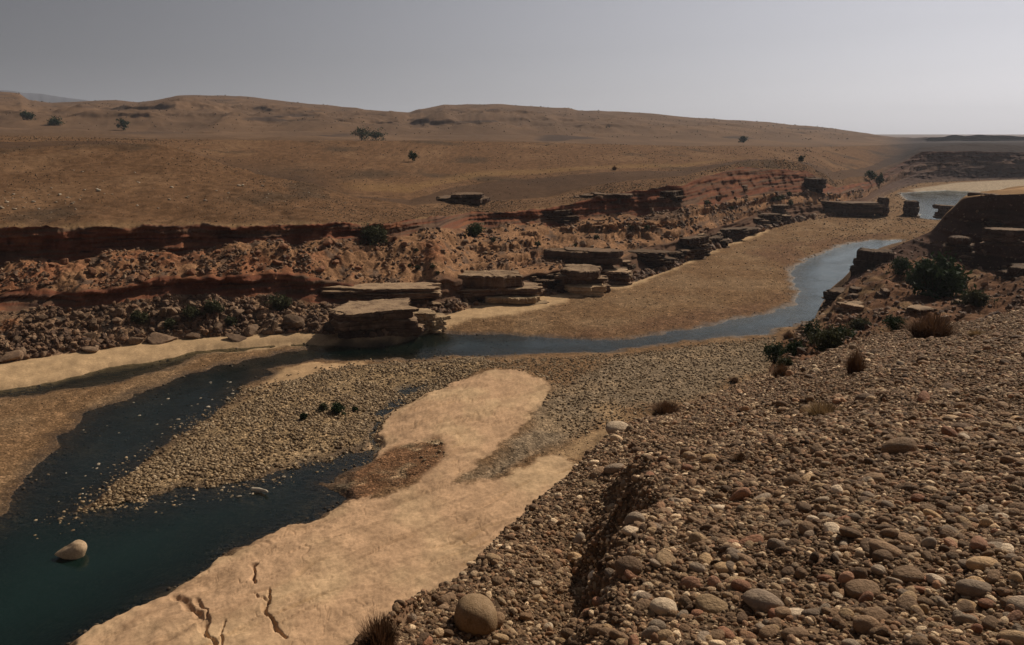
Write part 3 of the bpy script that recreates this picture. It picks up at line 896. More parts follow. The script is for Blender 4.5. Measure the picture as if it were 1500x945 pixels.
M_drybr = plain_mat('dry_brown_twig', (.135, .075, .042), 0.9, 0.4, 0.15, 8)
M_twig = plain_mat('bark_twig', (.085, .06, .042), 0.9, 0.3)
M_wood = plain_mat('bleached_wood', (.56, .47, .36), 0.8, 0.2)

# ------------------------------------------------------------------ ground, water
V = np.stack([X, Y, ZZ], -1).reshape(-1, 3)
i0 = (np.arange(NR - 1)[:, None] * NC + np.arange(NC - 1)[None, :]).ravel()
quads = np.stack([i0, i0 + 1, i0 + NC + 1, i0 + NC], 1)
me = mesh_from('ground', V, quads)
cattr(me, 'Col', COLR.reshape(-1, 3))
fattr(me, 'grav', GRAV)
fattr(me, 'wet', WET)
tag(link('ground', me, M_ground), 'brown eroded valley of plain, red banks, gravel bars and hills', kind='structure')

b0, b1 = bedq[0], bedq[-1] + 1
sub = SWf[b0:b1]
near = sub > -0.35
fm = near[:-1, :-1] | near[1:, :-1] | near[:-1, 1:] | near[1:, 1:]
ii, jj = np.nonzero(fm)
a = ii * NC + jj
wq_ = np.stack([a, a + 1, a + NC + 1, a + NC], 1)
used, inv = np.unique(wq_.ravel(), return_inverse=True)
wv = np.stack([X[b0:b1].ravel()[used], Y[b0:b1].ravel()[used], 0 * used], 1)
me = mesh_from('river_water', wv, inv.reshape(-1, 4))
fattr(me, 'depth', np.maximum(-ZZ[b0:b1].ravel()[used], 0))
tag(link('river_water', me, M_water), 'dark shallow river winding between gravel bars', kind='structure')

# far blue mountain on the skyline
mpx = np.linspace(-420, 175, 120)
prof = np.interp(mpx, [-420, -300, -150, -40, 15, 35, 60, 90, 120, 150, 175], [150, 138, 132, 133, 133, 135.5, 137, 142, 146, 150, 153]) + 0.8 * fbm(mpx / 22, 0.5, 4, 301)
vs, n_ = [], len(mpx)
for row, (rr_, dp) in enumerate(((2750, 70), (2900, 22), (3000, 0), (3250, 40))):
    x_, y_, z_ = at_r(mpx, prof + dp, rr_)
    z_ = np.maximum(z_, 0) + (0 if row in (0, 2) else 14 * fbm(mpx / 12, row * 1.0, 4, 305))
    vs.append(np.stack([x_, y_, z_], 1))
i0 = (np.arange(3)[:, None] * n_ + np.arange(n_ - 1)[None, :]).ravel()
me = mesh_from('mountain', np.concatenate(vs), np.stack([i0, i0 + 1, i0 + n_ + 1, i0 + n_], 1))
M_mount = plain_mat('mountain_rock', (.10, .10, .12), 0.95, 0.2, 0, 0.01)
tag(link('mountain', me, M_mount), 'distant bluish mountain ridge on the skyline', kind='structure')


# ------------------------------------------------------------------ finding the ground
def ground_z(px, py):
    th = np.arctan2(px, py)
    c = np.clip(np.searchsorted(TH, th), 1, NC - 1)
    c = np.where(np.abs(TH[c - 1] - th) < np.abs(TH[c] - th), c - 1, c)
    r = np.hypot(px, py)
    out = np.empty(len(r))
    for i in range(len(r)):
        out[i] = np.interp(r[i], RR[:, c[i]], ZZ[:, c[i]])
    return out


def hit(px, py, rmin=0.0):
    """first ground point seen through a pixel of the photograph"""
    x_, y_, d = ray(px, py)
    th = math.atan2(x_, y_)
    c = int(np.argmin(np.abs(TH - th)))
    sl = d / math.hypot(x_, y_)
    f = ZZ[:, c] - (CAMZ + sl * RR[:, c])
    k = np.nonzero((f > 0) & (RR[:, c] > max(rmin, 1.0)))[0]
    if len(k) == 0 or k[0] == 0:
        k = [NR - 10]
    k = k[0]
    f0, f1 = f[k - 1], f[k]
    t = 0 if f1 == f0 else -f0 / (f1 - f0)
    t = min(max(t, 0), 1)
    r = RR[k - 1, c] + t * (RR[k, c] - RR[k - 1, c])
    z = ZZ[k - 1, c] + t * (ZZ[k, c] - ZZ[k - 1, c])
    return Vector((r * math.sin(th), r * math.cos(th), z)), r


def mpp(r):
    return r / FPX * 1.0


# ------------------------------------------------------------------ rock meshes
def ico(sub):
    bm = bmesh.new()
    bmesh.ops.create_icosphere(bm, subdivisions=sub, radius=1)
    v = np.array([p.co[:] for p in bm.verts])
    f = np.array([[q.index for q in t.verts] for t in bm.faces])
    bm.free()
    return v / np.linalg.norm(v, axis=1)[:, None], f


ICO = {s: ico(s) for s in (1, 2, 3, 4)}


def cobble(name, seed, sub=3):
    g = np.random.default_rng(seed)
    v, f = ICO[sub]
    e = g.uniform(2.0, 2.9)
    s = 1 / (np.abs(v) ** e).sum(1) ** (1 / e)
    p = v * s[:, None]
    for _ in range(5):
        k = g.normal(size=3); k /= np.linalg.norm(k)
        p = p * (1 + 0.08 * np.sin(v @ k * g.uniform(1.5, 3) + g.uniform(0, 6)))[:, None]
    n = g.normal(size=3); n /= np.linalg.norm(n)
    cut = g.uniform(0.72, 0.95)
    dd = p @ n
    p = p - np.outer(np.maximum(dd - cut, 0) * 0.85, n)
    p *= np.array([1, g.uniform(.68, .92), g.uniform(.45, .72)]) * 0.5
    return mesh_from(name, p, None, f)


def angular(name, seed, sub=3, flat=0.7, rough=0.03):
    g = np.random.default_rng(seed)
    v, f = ICO[sub]
    r = np.full(len(v), 9.0)
    for _ in range(11):
        k = g.normal(size=3); k /= np.linalg.norm(k)
        d = v @ k
        r = np.minimum(r, np.where(d > 0.05, g.uniform(.62, 1.0) / np.maximum(d, 0.05), 9))
    r = np.minimum(r, 1.35)
    p = v * r[:, None]
    p *= (1 + rough * fbm(v[:, 0] * 3 + seed, v[:, 1] * 3 + v[:, 2] * 2, 3, seed % 50))[:, None]
    p *= np.array([1, g.uniform(.6, .95), flat * g.uniform(.8, 1.1)]) * 0.5
    return mesh_from(name, p, None, f, smooth_=False)


def ledge(name, seed, L, D, H, lay=4, over=0.10, rag=0.07, taper=0.35):
    """bedded rock: a pile of flat beds of unlike thickness and length with broken edges, the upper ones jutting out"""
    g = np.random.default_rng(seed)
    lay = max(2, int(round(lay * 1.6)))
    th = g.uniform(.25, 1.0, lay) ** 1.8
    th[-1] *= 1.25
    zs = np.concatenate([[0], np.cumsum(th)]) / th.sum() * H
    V_, Q_, T_, base_i = [], [], [], 0
    n = 96
    for i in range(lay):
        top = i / max(lay - 1, 1)
        nc = int(g.integers(11, 19))
        a = np.sort((np.arange(nc) + g.uniform(-.33, .33, nc)) / nc * 2 * np.pi)
        r = 1 / (np.abs(np.cos(a)) ** 7 + np.abs(np.sin(a)) ** 7) ** (1 / 7) * g.uniform(.70, 1.08, nc)
        lf = g.uniform(1 - taper * (.5 + .6 * top), 1.04) if 0 < i else g.uniform(.92, 1.0)
        df = 0.80 + over * (top - .2) * 1.1 + g.uniform(-.06, .08)
        cx = g.uniform(-1, 1) * (1 - min(lf, 1)) * L * .5
        px_, py_ = r * np.cos(a) * L / 2 * lf + cx, r * np.sin(a) * D / 2 * df - D * .5 * over * top * g.uniform(.3, 1.0)
        t = np.arange(n) / n * nc
        k0 = t.astype(int) % nc
        k1 = (k0 + 1) % nc
        f = t - np.floor(t)
        ox, oy = px_[k0] * (1 - f) + px_[k1] * f, py_[k0] * (1 - f) + py_[k1] * f
        sc = min(L, D, 3.0)
        nz = fbm(ox / 0.55 + 7.1 * i, oy / 0.55 + seed, 4, (seed + i) % 60, 0.6) * rag * sc
        nrm = np.hypot(ox - cx, oy) + 1e-6
        ux, uy = (ox - cx) / nrm, oy / nrm
        z0, z1 = zs[i] - 0.02 * H, zs[i + 1]
        h_ = z1 - z0
        tx, ty = g.normal(0, .022, 2)
        rings = []
        for zz, ins, s_ in ((z0, .06, 1), (z0 + .25 * h_, .0, 1), (z0 + .6 * h_, g.uniform(-.02, .05), 1), (z1 - .12 * h_, .01, 1), (z1, .05, 1)):
            jt = nz * g.uniform(.7, 1.2) + g.normal(0, .012 * sc, n) - ins * sc
            X_, Y_ = ox + ux * jt, oy + uy * jt
            rings.append(np.stack([X_, Y_, zz + tx * X_ + ty * Y_ + g.normal(0, .03 * h_, n) * (zz > z0)], 1))
        e_ = rings[-1]
        for s_ in (.8, .5, .2):
            X_, Y_ = cx + (e_[:, 0] - cx) * s_, e_[:, 1] * s_
            rings.append(np.stack([X_, Y_, z1 + tx * X_ + ty * Y_ + 0.10 * h_ * fbm(X_ / .9 + seed, Y_ / .9, 3, 7)], 1))
        vv = np.concatenate(rings + [np.array([[cx, 0, z1 + tx * cx]])])
        m = len(rings)
        aa = (np.arange(m - 1)[:, None] * n + np.arange(n)[None, :]).ravel() + base_i
        bb = (np.arange(m - 1)[:, None] * n + (np.arange(n) + 1)[None, :] % n).ravel() + base_i
        Q_.append(np.stack([aa, bb, bb + n, aa + n], 1))
        l0 = base_i + (m - 1) * n
        T_.append(np.stack([l0 + np.arange(n), l0 + (np.arange(n) + 1) % n, np.full(n, base_i + m * n)], 1))
        V_.append(vv)
        base_i += len(vv)
    return mesh_from(name, np.concatenate(V_), np.concatenate(Q_), np.concatenate(T_), smooth_=False)


# ------------------------------------------------------------------ scattered stones as one object each
SRC = {}


def sources(key, meshes):
    c = bpy.data.collections.new(key)
    for m in meshes:
        c.objects.link(bpy.data.objects.new(m.name, m))
    SRC[key] = c
    return c


def scatter(name, pts, rot, scl, idx, coll, label, cat=None):
    me = bpy.data.meshes.new(name)
    me.vertices.add(len(pts))
    me.vertices.foreach_set('co', np.asarray(pts, np.float32).ravel())
    for nm, val in (('rot', rot), ('scl', scl)):
        a = me.attributes.new(nm, 'FLOAT_VECTOR', 'POINT')
        a.data.foreach_set('vector', np.asarray(val, np.float32).ravel())
    a = me.attributes.new('idx', 'INT', 'POINT')
    a.data.foreach_set('value', np.asarray(idx, np.int32))
    o = link(name, me)
    tag(o, label, cat, kind='stuff')
    ng = bpy.data.node_groups.new(name + '_stones', 'GeometryNodeTree')
    ng.interface.new_socket('Geometry', in_out='INPUT', socket_type='NodeSocketGeometry')
    ng.interface.new_socket('Geometry', in_out='OUTPUT', socket_type='NodeSocketGeometry')
    N = ng.nodes.new
    gi, go = N('NodeGroupInput'), N('NodeGroupOutput')
    ci = N('GeometryNodeCollectionInfo')
    ci.inputs['Collection'].default_value = coll
    ci.inputs['Separate Children'].default_value = True
    ci.inputs['Reset Children'].default_value = True
    ip = N('GeometryNodeInstanceOnPoints')
    ip.inputs['Pick Instance'].default_value = True

    def at(nm, ty):
        a_ = N('GeometryNodeInputNamedAttribute')
        a_.data_type = ty
        a_.inputs['Name'].default_value = nm
        return a_.outputs[0]
    lk = ng.links.new
    e2r = N('FunctionNodeEulerToRotation')
    lk(at('rot', 'FLOAT_VECTOR'), e2r.inputs[0])
    lk(gi.outputs[0], ip.inputs['Points']); lk(ci.outputs[0], ip.inputs['Instance'])
    lk(e2r.outputs[0], ip.inputs['Rotation']); lk(at('scl', 'FLOAT_VECTOR'), ip.inputs['Scale']); lk(at('idx', 'INT'), ip.inputs['Instance Index'])
    lk(ip.outputs[0], go.inputs[0])
    md = o.modifiers.new('stones', 'NODES')
    md.node_group = ng
    return o


def with_mat(ms, mat):
    for m in ms:
        m.materials.append(mat)
    return ms


cob_hi = [cobble('cobble', 400 + i, 3) for i in range(12)]
src_mix = sources('slope_stone_shapes', with_mat([cobble('pebble', 430 + i, 2) for i in range(12)], M_mix))
src_bar = sources('bar_stone_shapes', with_mat([cobble('bar_stone', 460 + i, 2) for i in range(8)], M_bar))
src_rub = sources('rubble_stone_shapes', with_mat([angular('rubble_stone', 480 + i, 2) for i in range(10)], M_rub))

# --- foreground cobble slope
allp, alls = [], []
for s, cov, smax in ((0.20, 0.012, 60), (0.15, 0.022, 60), (0.11, 0.05, 55), (0.08, 0.13, 46), (0.06, 0.22, 36), (0.043, 0.28, 26), (0.031, 0.30, 16), (0.022, 0.30, 11), (0.015, 0.28, 7)):
    rmax = min(smax, 39)
    a0, a1 = R(-26), R(37)
    area = 0.5 * (a1 - a0) * rmax ** 2
    n = int(cov * area / (0.6 * s * s))
    r = np.sqrt(rng.random(n)) * rmax
    th = a0 + (a1 - a0) * rng.random(n)
    rc = np.interp(th, TH, g1[0])
    x_, y_ = r * np.sin(th), r * np.cos(th)
    keep = (r > 2.0) & (r < rc + 1.2)
    if s > 0.14:
        keep &= r > 5.5
    if s > 0.1:
        keep &= rng.random(n) < 0.25 + 1.1 * sstep(-0.5, 0.7, fbm(x_ / 2.2, y_ / 2.2, 3, 311))
    elif s > 0.05:
        keep &= rng.random(n) < 0.55 + 0.6 * sstep(-0.4, 0.6, fbm(x_ / 1.5, y_ / 1.5, 3, 315))
    x_, y_ = x_[keep], y_[keep]
    allp.append(np.stack([x_, y_], 1))
    alls.append(s * rng.uniform(.75, 1.35, len(x_)))
P = np.concatenate(allp)
S = np.concatenate(alls)
Zp = ground_z(P[:, 0], P[:, 1])
ROT = np.stack([rng.normal(0, .38, len(S)), rng.normal(0, .38, len(S)), rng.random(len(S)) * 6.283], 1)
SC = np.stack([S * rng.uniform(.9, 1.25, len(S)), S * rng.uniform(.85, 1.1, len(S)), S * rng.uniform(.85, 1.3, len(S))], 1)
PZ = np.stack([P[:, 0], P[:, 1], Zp + S * rng.uniform(-.08, .20, len(S))], 1)
# how large each shows
dx, dy, dzv = PZ[:, 0], PZ[:, 1], PZ[:, 2] - CAMZ
depth_ = dy * CP - dzv * SP
upv = dy * SP + dzv * CP
sx, sy = 750 + FPX * dx / depth_, 472.5 - FPX * upv / depth_
inview = (sx > 0) & (sx < 1500) & (sy > 0) & (sy < 945)
show = np.where(inview, S / depth_, 0)
big = np.argsort(-show)[:290]
mask = np.ones(len(S), bool)
mask[big] = False
scatter('slope_pebbles', PZ[mask], ROT[mask], SC[mask], rng.integers(0, 12, mask.sum()), src_mix,
        'small mixed brown pebbles covering the near slope between larger cobbles', 'pebbles')
kinds = ['brown', 'tan', 'grey', 'pale', 'red']
KLAB = {'brown': 'dark brown rounded cobble half sunk in the pebbly near slope',
        'tan': 'tan rounded cobble half sunk in the pebbly near slope',
        'grey': 'smooth grey rounded cobble half sunk in the pebbly near slope',
        'pale': 'pale cream rounded cobble half sunk in the pebbly near slope',
        'red': 'reddish brown rounded cobble half sunk in the pebbly near slope'}
PM = {}
for k_ in kinds:
    PM[k_] = []
    for i in range(6):
        m = cob_hi[(i * 2 + kinds.index(k_)) % 12].copy()
        m.name = 'cobble'
        m.materials.append(PB[k_])
        PM[k_].append(m)
for i in big:
    k_ = kinds[rng.choice(5, p=[.34, .22, .20, .10, .14])]
    o = link('cobble', PM[k_][rng.integers(0, 6)])
    o.location = PZ[i]; o.rotation_euler = ROT[i]; o.scale = SC[i]
    tag(o, KLAB[k_], 'cobble', k_ + ' cobbles on the near slope')

# --- middle gravel bar and spit
def in_poly_pts(poly, n):
    lo, hi = poly.min(0), poly.max(0)
    p = lo + (hi - lo) * rng.random((n, 2))
    return p[poly_sd(p[:, 0], p[:, 1], poly) > 0]


def stones_on(poly, n, smin, smax, dens=None, pw=2.0):
    p = in_poly_pts(poly, n)
    if dens is not None:
        p = p[rng.random(len(p)) < dens(p[:, 0], p[:, 1])]
    s = smin + (smax - smin) * rng.random(len(p)) ** pw
    z = ground_z(p[:, 0], p[:, 1])
    return np.stack([p[:, 0], p[:, 1], z + 0.12 * s], 1), s


def spread_of(pz, s, tilt=.3):
    n = len(s)
    return (np.stack([rng.normal(0, tilt, n), rng.normal(0, tilt, n), rng.random(n) * 6.283], 1),
            np.stack([s * rng.uniform(.9, 1.2, n), s * rng.uniform(.85, 1.1, n), s * rng.uniform(.8, 1.3, n)], 1))


offsand = lambda a_, b_: (poly_sd(a_, b_, SAND) < 0.1) * 1.0
def bar_density(a_, b_):
    return offsand(a_, b_) * (0.12 + 0.95 * sstep(-.35, .45, fbm(a_ / 3.5, b_ / 5, 5, 341, .6)))


pz1, s1 = stones_on(TAN, 95000, .055, .24, bar_density, 2.4)
cen = TAN.mean(0)
BIGT = cen + (TAN - cen) * 1.25
pz4, s4 = stones_on(BIGT, 60000, .07, .24, lambda a_, b_: offsand(a_, b_) * np.where(poly_sd(a_, b_, TAN) < 0, .6 * np.exp(np.minimum(poly_sd(a_, b_, TAN), 0) / .8) * sstep(-.5, .5, fbm(a_ / 1.5, b_ / 2, 3, 345)), 0))
pz4[:, 2] = np.maximum(pz4[:, 2], -.25 * s4)
pz2, s2 = stones_on(SPIT, 3000, .08, .26, lambda a_, b_: sstep(-6, 4, a_) * 0.9)
GV = wp([(700, 528), (900, 516), (1140, 490), (1130, 545), (1000, 590), (840, 645), (740, 560)], .4)
pz3, s3 = stones_on(GV, 14000, .07, .22, offsand)
pz = np.concatenate([pz1, pz2, pz3, pz4]); s = np.concatenate([s1, s2, s3, s4])
ok = pz[:, 2] > -0.07
pz, s = pz[ok], s[ok]
ro, sc3 = spread_of(pz, s)
scatter('bar_gravel', pz, ro, sc3, rng.integers(0, 8, len(s)), src_bar, 'tan cobbles covering the low gravel bar in the middle of the river', 'gravel')

# --- rubble under the far bank, talus stones
rub_p, rub_s = [], []
for seg_, n, lo, hi, pxa, pxb in (('rubble', 9000, .18, .75, -60, 520), ('talus', 4200, .10, .55, -60, 560), ('talus', 6500, .09, .5, 560, 1250), ('rubble', 3600, .2, .9, 520, 1250)):
    q = rows(seg_)
    ca, cb = (int(np.argmin(np.abs(TH - math.atan2(*at_r(p_, 430, 80)[:2])))) for p_ in (pxa, pxb))
    i_ = q[rng.integers(0, len(q), n)]
    j_ = rng.integers(ca, cb, n)
    nz = fbm(X[i_, j_] / 5, Y[i_, j_] / 5, 3, 321)
    kp = rng.random(n) < 0.15 + 0.85 * sstep(-.3, .5, nz)
    i_, j_ = i_[kp], j_[kp]
    s_ = (lo + (hi - lo) * rng.random(len(i_)) ** 3) * np.clip(RR[i_, j_] / 80, 1, 1.8)
    rub_p.append(np.stack([X[i_, j_], Y[i_, j_], ZZ[i_, j_] + 0.1 * s_], 1)); rub_s.append(s_)
pz, s = np.concatenate(rub_p), np.concatenate(rub_s)
ro, sc3 = spread_of(pz, s, .5)
scatter('bank_rubble', pz, ro, sc3, rng.integers(0, 10, len(s)), src_rub, 'angular brown rubble strewn over the red bank across the river', 'rubble')

# clods, tufts and stones on the dry plain; grit on the upper and left bars
fp, fs = [], []
for seg_, n, px_w in (('plain', 26000, 1.25), ('spur', 2500, 1.2), ('terrace', 12000, 1.2), ('hill', 5000, 1.4)):
    q = rows(seg_)
    i_ = q[rng.integers(0, len(q), n)]; j_ = rng.integers(95, 95 + len(dense) - 1, n)
    kp = rng.random(n) < 0.2 + 0.9 * sstep(-.4, .5, fbm(X[i_, j_] / 12, Y[i_, j_] / 22, 4, 331))
    i_, j_ = i_[kp], j_[kp]
    kp = TH[j_] < math.atan(480 / FPX)
    i_, j_ = i_[kp], j_[kp]
    s_ = px_w * RR[i_, j_] / FPX * (0.55 + 1.3 * rng.random(len(i_)) ** 3)
    fp.append(np.stack([X[i_, j_], Y[i_, j_], ZZ[i_, j_] + .1 * s_], 1)); fs.append(s_)
pz, s = np.concatenate(fp), np.concatenate(fs)
ro, sc3 = spread_of(pz, s, .5)
M_clod = pebble_mat('clods', [(0, (.045, .034, .02)), (.5, (.085, .054, .032)), (.8, (.17, .11, .06)), (1, (.34, .25, .16))])
src_clod = sources('clod_shapes', with_mat([angular('clod', 495 + i, 1) for i in range(6)], M_clod))
scatter('plain_clods', pz, ro, sc3, rng.integers(0, 6, len(s)), src_clod, 'small clods, tufts and stones speckling the dry plain and hills', 'clods')
q = bedq
n = 60000
i_ = q[rng.integers(0, len(q), n)]; j_ = rng.integers(95, 95 + len(dense) - 1, n)
kk = (i_ - q[0], j_)
kp = (SWf[i_, j_] < -.1) & (onsand[kk] < .1) & (sshore[kk] < -.2) & (spatch[kk] < 0) & (stan[kk] < 0) & (sfar[kk] < -2) & (ZZ[i_, j_] > 0)
kp &= rng.random(n) < 0.3 + 0.8 * sstep(-.4, .5, fbm(X[i_, j_] / 6, Y[i_, j_] / 10, 4, 335))
i_, j_ = i_[kp], j_[kp]
s_ = 1.35 * RR[i_, j_] / FPX * (0.6 + 1.4 * rng.random(len(i_)) ** 3)
pz = np.stack([X[i_, j_], Y[i_, j_], ZZ[i_, j_] + .1 * s_], 1)
ro, sc3 = spread_of(pz, s_, .4)
M_grit = pebble_mat('bar_grit', [(0, (.08, .052, .03)), (.5, (.17, .108, .058)), (.8, (.24, .16, .09)), (1, (.36, .26, .165))])
src_grit = sources('grit_shapes', with_mat([cobble('grit', 520 + i, 1) for i in range(6)], M_grit))
scatter('bar_grit', pz, ro, sc3, rng.integers(0, 6, len(s_)), src_grit, 'fine gravel lying on the flat brown bars of the river bed', 'gravel')

q = bedq
n = 26000
i_ = q[rng.integers(0, len(q), n)]; j_ = rng.integers(95, 95 + len(dense) // 2, n)
kp = (SWf[i_, j_] > .05) & (SWf[i_, j_] < 9) & (ZZ[i_, j_] > -.45) & (RR[i_, j_] < 75)
kp &= rng.random(n) < 0.15 + 0.9 * sstep(-.3, .5, fbm(X[i_, j_] / 3, Y[i_, j_] / 4, 4, 351))
i_, j_ = i_[kp], j_[kp]
s_ = .07 + .22 * rng.random(len(i_)) ** 2.5
pz = np.stack([X[i_, j_], Y[i_, j_], np.minimum(ZZ[i_, j_] + .1 * s_, .02)], 1)
ro, sc3 = spread_of(pz, s_, .4)
M_bedst = pebble_mat('bed_stones', [(0, (.04, .029, .02)), (.5, (.085, .06, .04)), (.85, (.15, .11, .072)), (1, (.27, .21, .15))])
src_bed = sources('bed_stone_shapes', with_mat([cobble('bed_stone', 540 + i, 1) for i in range(6)], M_bedst))
scatter('bed_gravel', pz, ro, sc3, rng.integers(0, 6, len(s_)), src_bed, 'dark stones lying on the bed under the shallow water', 'gravel')

# right-hand gully stones
q = rows('gullyB', 'gullyC', 'gullyA', 'mesa')
ca = int(np.argmin(np.abs(TH - R(20))))
n = 3800
i_ = q[rng.integers(0, len(q), n)]; j_ = rng.integers(ca, len(dense) + 90, n)
s_ = .12 + .5 * rng.random(n) ** 3
pz = np.stack([X[i_, j_], Y[i_, j_], ZZ[i_, j_] + .1 * s_], 1)
ro, sc3 = spread_of(pz, s_, .5)
scatter('gully_rubble', pz, ro, sc3, rng.integers(0, 10, n), src_rub, 'dark angular stones on the reddish gully slope beyond the cobbles', 'rubble')

# ------------------------------------------------------------------ single rocks
BIG = [angular('boulder', 500 + i, 3, .7) for i in range(10)]
BM = {}
for nm, mt in (('brown', M_boulder), ('red', M_redboulder), ('pale', M_paleb)):
    BM[nm] = []
    for m in BIG:
        c = m.copy(); c.name = 'boulder'; c.materials.append(mt); BM[nm].append(c)


def boulder(px, py, wpx, kind, label, group=None, flat=1.0, rz=None, sink=0.15, asp=1.0, rmin=0):
    p, r = hit(px, py, rmin)
    s = wpx * math.hypot(r, CAMZ - p.z) / FPX
    o = link('boulder', BM[kind][rng.integers(0, 10)])
    o.scale = (s * asp, s, s * flat)
    o.rotation_euler = (rng.normal(0, .15), rng.normal(0, .15), rng.random() * 6.28 if rz is None else rz)
    o.location = p + Vector((0, 0, s * flat * (0.33 - sink)))
    return tag(o, label, 'boulder', group)


# rubble boulders along the shore across the river
n_b = 0
while n_b < 105:
    px_ = rng.uniform(0, 480)
    lo_ = np.interp(px_, [0, 120, 230, 330, 440, 480], [533, 516, 502, 495, 489, 488]) - 2
    hi_ = np.interp(px_, [0, 140, 250, 480], [462, 450, 438, 446])
    py_ = lo_ - (lo_ - hi_) * rng.random() ** 1.5
    w = 5 + 12 * rng.random() ** 2.2
    boulder(px_, py_, w, 'brown', 'angular brown boulder in the rubble apron under the lower red cliff', 'rubble boulders across the river')
    n_b += 1
for i in range(60):
    px_ = rng.uniform(0, 640)
    top = np.interp(px_, [0, 160, 340, 640], [385, 380, 368, 345]); bot = np.interp(px_, [0, 140, 340, 640], [428, 420, 398, 405])
    boulder(px_, rng.uniform(top, bot), 5 + 10 * rng.random() ** 2, 'red', 'reddish boulder lodged on the red slope between the two cliff bands', 'boulders on the red slope')
for i in range(55):
    px_ = rng.uniform(640, 1140)
    bot = np.interp(px_, [640, 800, 900, 1000, 1140], [402, 392, 384, 352, 320]); top = bot - 60
    boulder(px_, rng.uniform(top, bot), 4 + 8 * rng.random() ** 2, 'brown', 'brown block on the broken bank above the upper gravel bar', 'blocks on the bank above the upper bar')
for px_, py_, w, fl, a_, lab in ((240, 500, 30, .45, 1.0, 'flat dark slab standing clear on the pale shore sand, left of the rubble front'),
                             (345, 496, 26, .35, 1.1, 'thin flat slab lying on the pale shore sand under the rubble'),
                             (368, 488, 26, .8, 1.0, 'squarish brown block at the rubble edge above the pale shore'),
                             (402, 486, 12, 2.4, 1.0, 'narrow upright slab leaning at the end of the rubble'),
                             (428, 478, 30, .9, 1.0, 'large tan block leaning on the bank beside the upright slab'),
                             (285, 494, 18, .6, 1.1, 'low pinkish block on the shore edge below the shrubs'),
                             (130, 514, 22, .5, 1.1, 'low brown block at the foot of the rubble on the far shore'),
                             (12, 528, 26, .6, 1.0, 'dark boulder at the water-side foot of the rubble by the left frame edge')):
    boulder(px_, py_, w, 'brown', lab, None, fl, None, .1, a_)

# white boulder in the river, log, big tan boulder at the crest
p, r = hit(110, 846)
mc = cobble('boulder', 611, 4); mc.materials.append(M_paleb)
for v_ in mc.vertices:
    k_ = min(1.0, max(0.12, 0.80 + 1.15 * v_.co.x))
    nn = 1 + 0.10 * float(fbm(v_.co.x * 5 + v_.co.z * 3, v_.co.y * 5, 4, 66))
    v_.co.y *= k_ * nn; v_.co.z *= k_ * nn
o = link('boulder', mc); o.location = (p.x, p.y, 0.14); o.scale = (1.35, 1.15, 1.45); o.rotation_euler = (0.1, 0.05, 0.25)
tag(o, 'pale pointed boulder standing alone in the dark green water', 'boulder')
mc = cobble('boulder', 642, 4)
M_big = rock_mat('tan_boulder_stone', (.17, .108, .058), (.22, .145, .083), (.28, .19, .115), 3.0)
mc.materials.append(M_big)
p, r = hit(695, 915)
o = link('boulder', mc); sz = 62 * math.hypot(r, CAMZ - p.z) / FPX
o.scale = (sz * 1.05, sz * 1.15, sz * 1.45); o.rotation_euler = (0.12, 0.25, 0.3); o.location = p + Vector((0, 0, sz * .30))
tag(o, 'biggest smooth tan boulder on the crest above the sand', 'boulder')
for px_, py_, w, k_, lab in ((1122, 888, 62, 'grey', 'large smooth grey cobble in the cluster at the lower middle of the slope'),
                         (1045, 893, 58, 'tan', 'broad tan flat cobble left of the large grey one in the cluster'),
                         (1160, 905, 42, 'pale', 'pale greenish cobble right of the large grey one in the cluster'),
                         (1265, 872, 48, 'brown', 'brown oval cobble lying right of the cluster on the slope'),
                         (1428, 868, 46, 'grey', 'grey rounded cobble near the right frame edge of the slope'),
                         (1298, 810, 46, 'brown', 'rounded brown cobble with dark left side midway up the slope'),
                         (925, 780, 30, 'pale', 'creamy cobble at the top of the shadowed scarp'),
                         (900, 690, 32, 'grey', 'grey boulder-like cobble on the crest under the scarp head'),
                         (975, 895, 48, 'pale', 'pale cobble with a shaded side left of the broad tan cobble'),
                         (1330, 845, 44, 'brown', 'dark brown cobble right of the rounded brown one'),
                         (785, 858, 18, 'pale', 'small yellowish cobble in the shaded cleft'),
                         (865, 712, 24, 'tan', 'tan cobble on the crest left of the grey boulder-like one'),
                         (1440, 832, 40, 'tan', 'long tan cobble above the grey one near the right edge'),
                         (1060, 835, 30, 'tan', 'tan rounded cobble above the cluster, beside the shadow'),
                         (905, 632, 36, 'pale', 'pale flat stone jutting at the top of the crest over the gravel')):
    p, r = hit(px_, py_)
    m = cob_hi[int(px_) % 12].copy(); m.name = 'cobble'; m.materials.append(PB[k_])
    o = link('cobble', m); sz = w * math.hypot(r, CAMZ - p.z) / FPX
    sz *= .8; o.scale = (sz * 1.1, sz, sz * .95); o.rotation_euler = (rng.normal(0, .12), rng.normal(0, .12), rng.normal(0, .4)); o.location = p + Vector((0, 0, sz * .08))
    tag(o, lab, 'cobble')

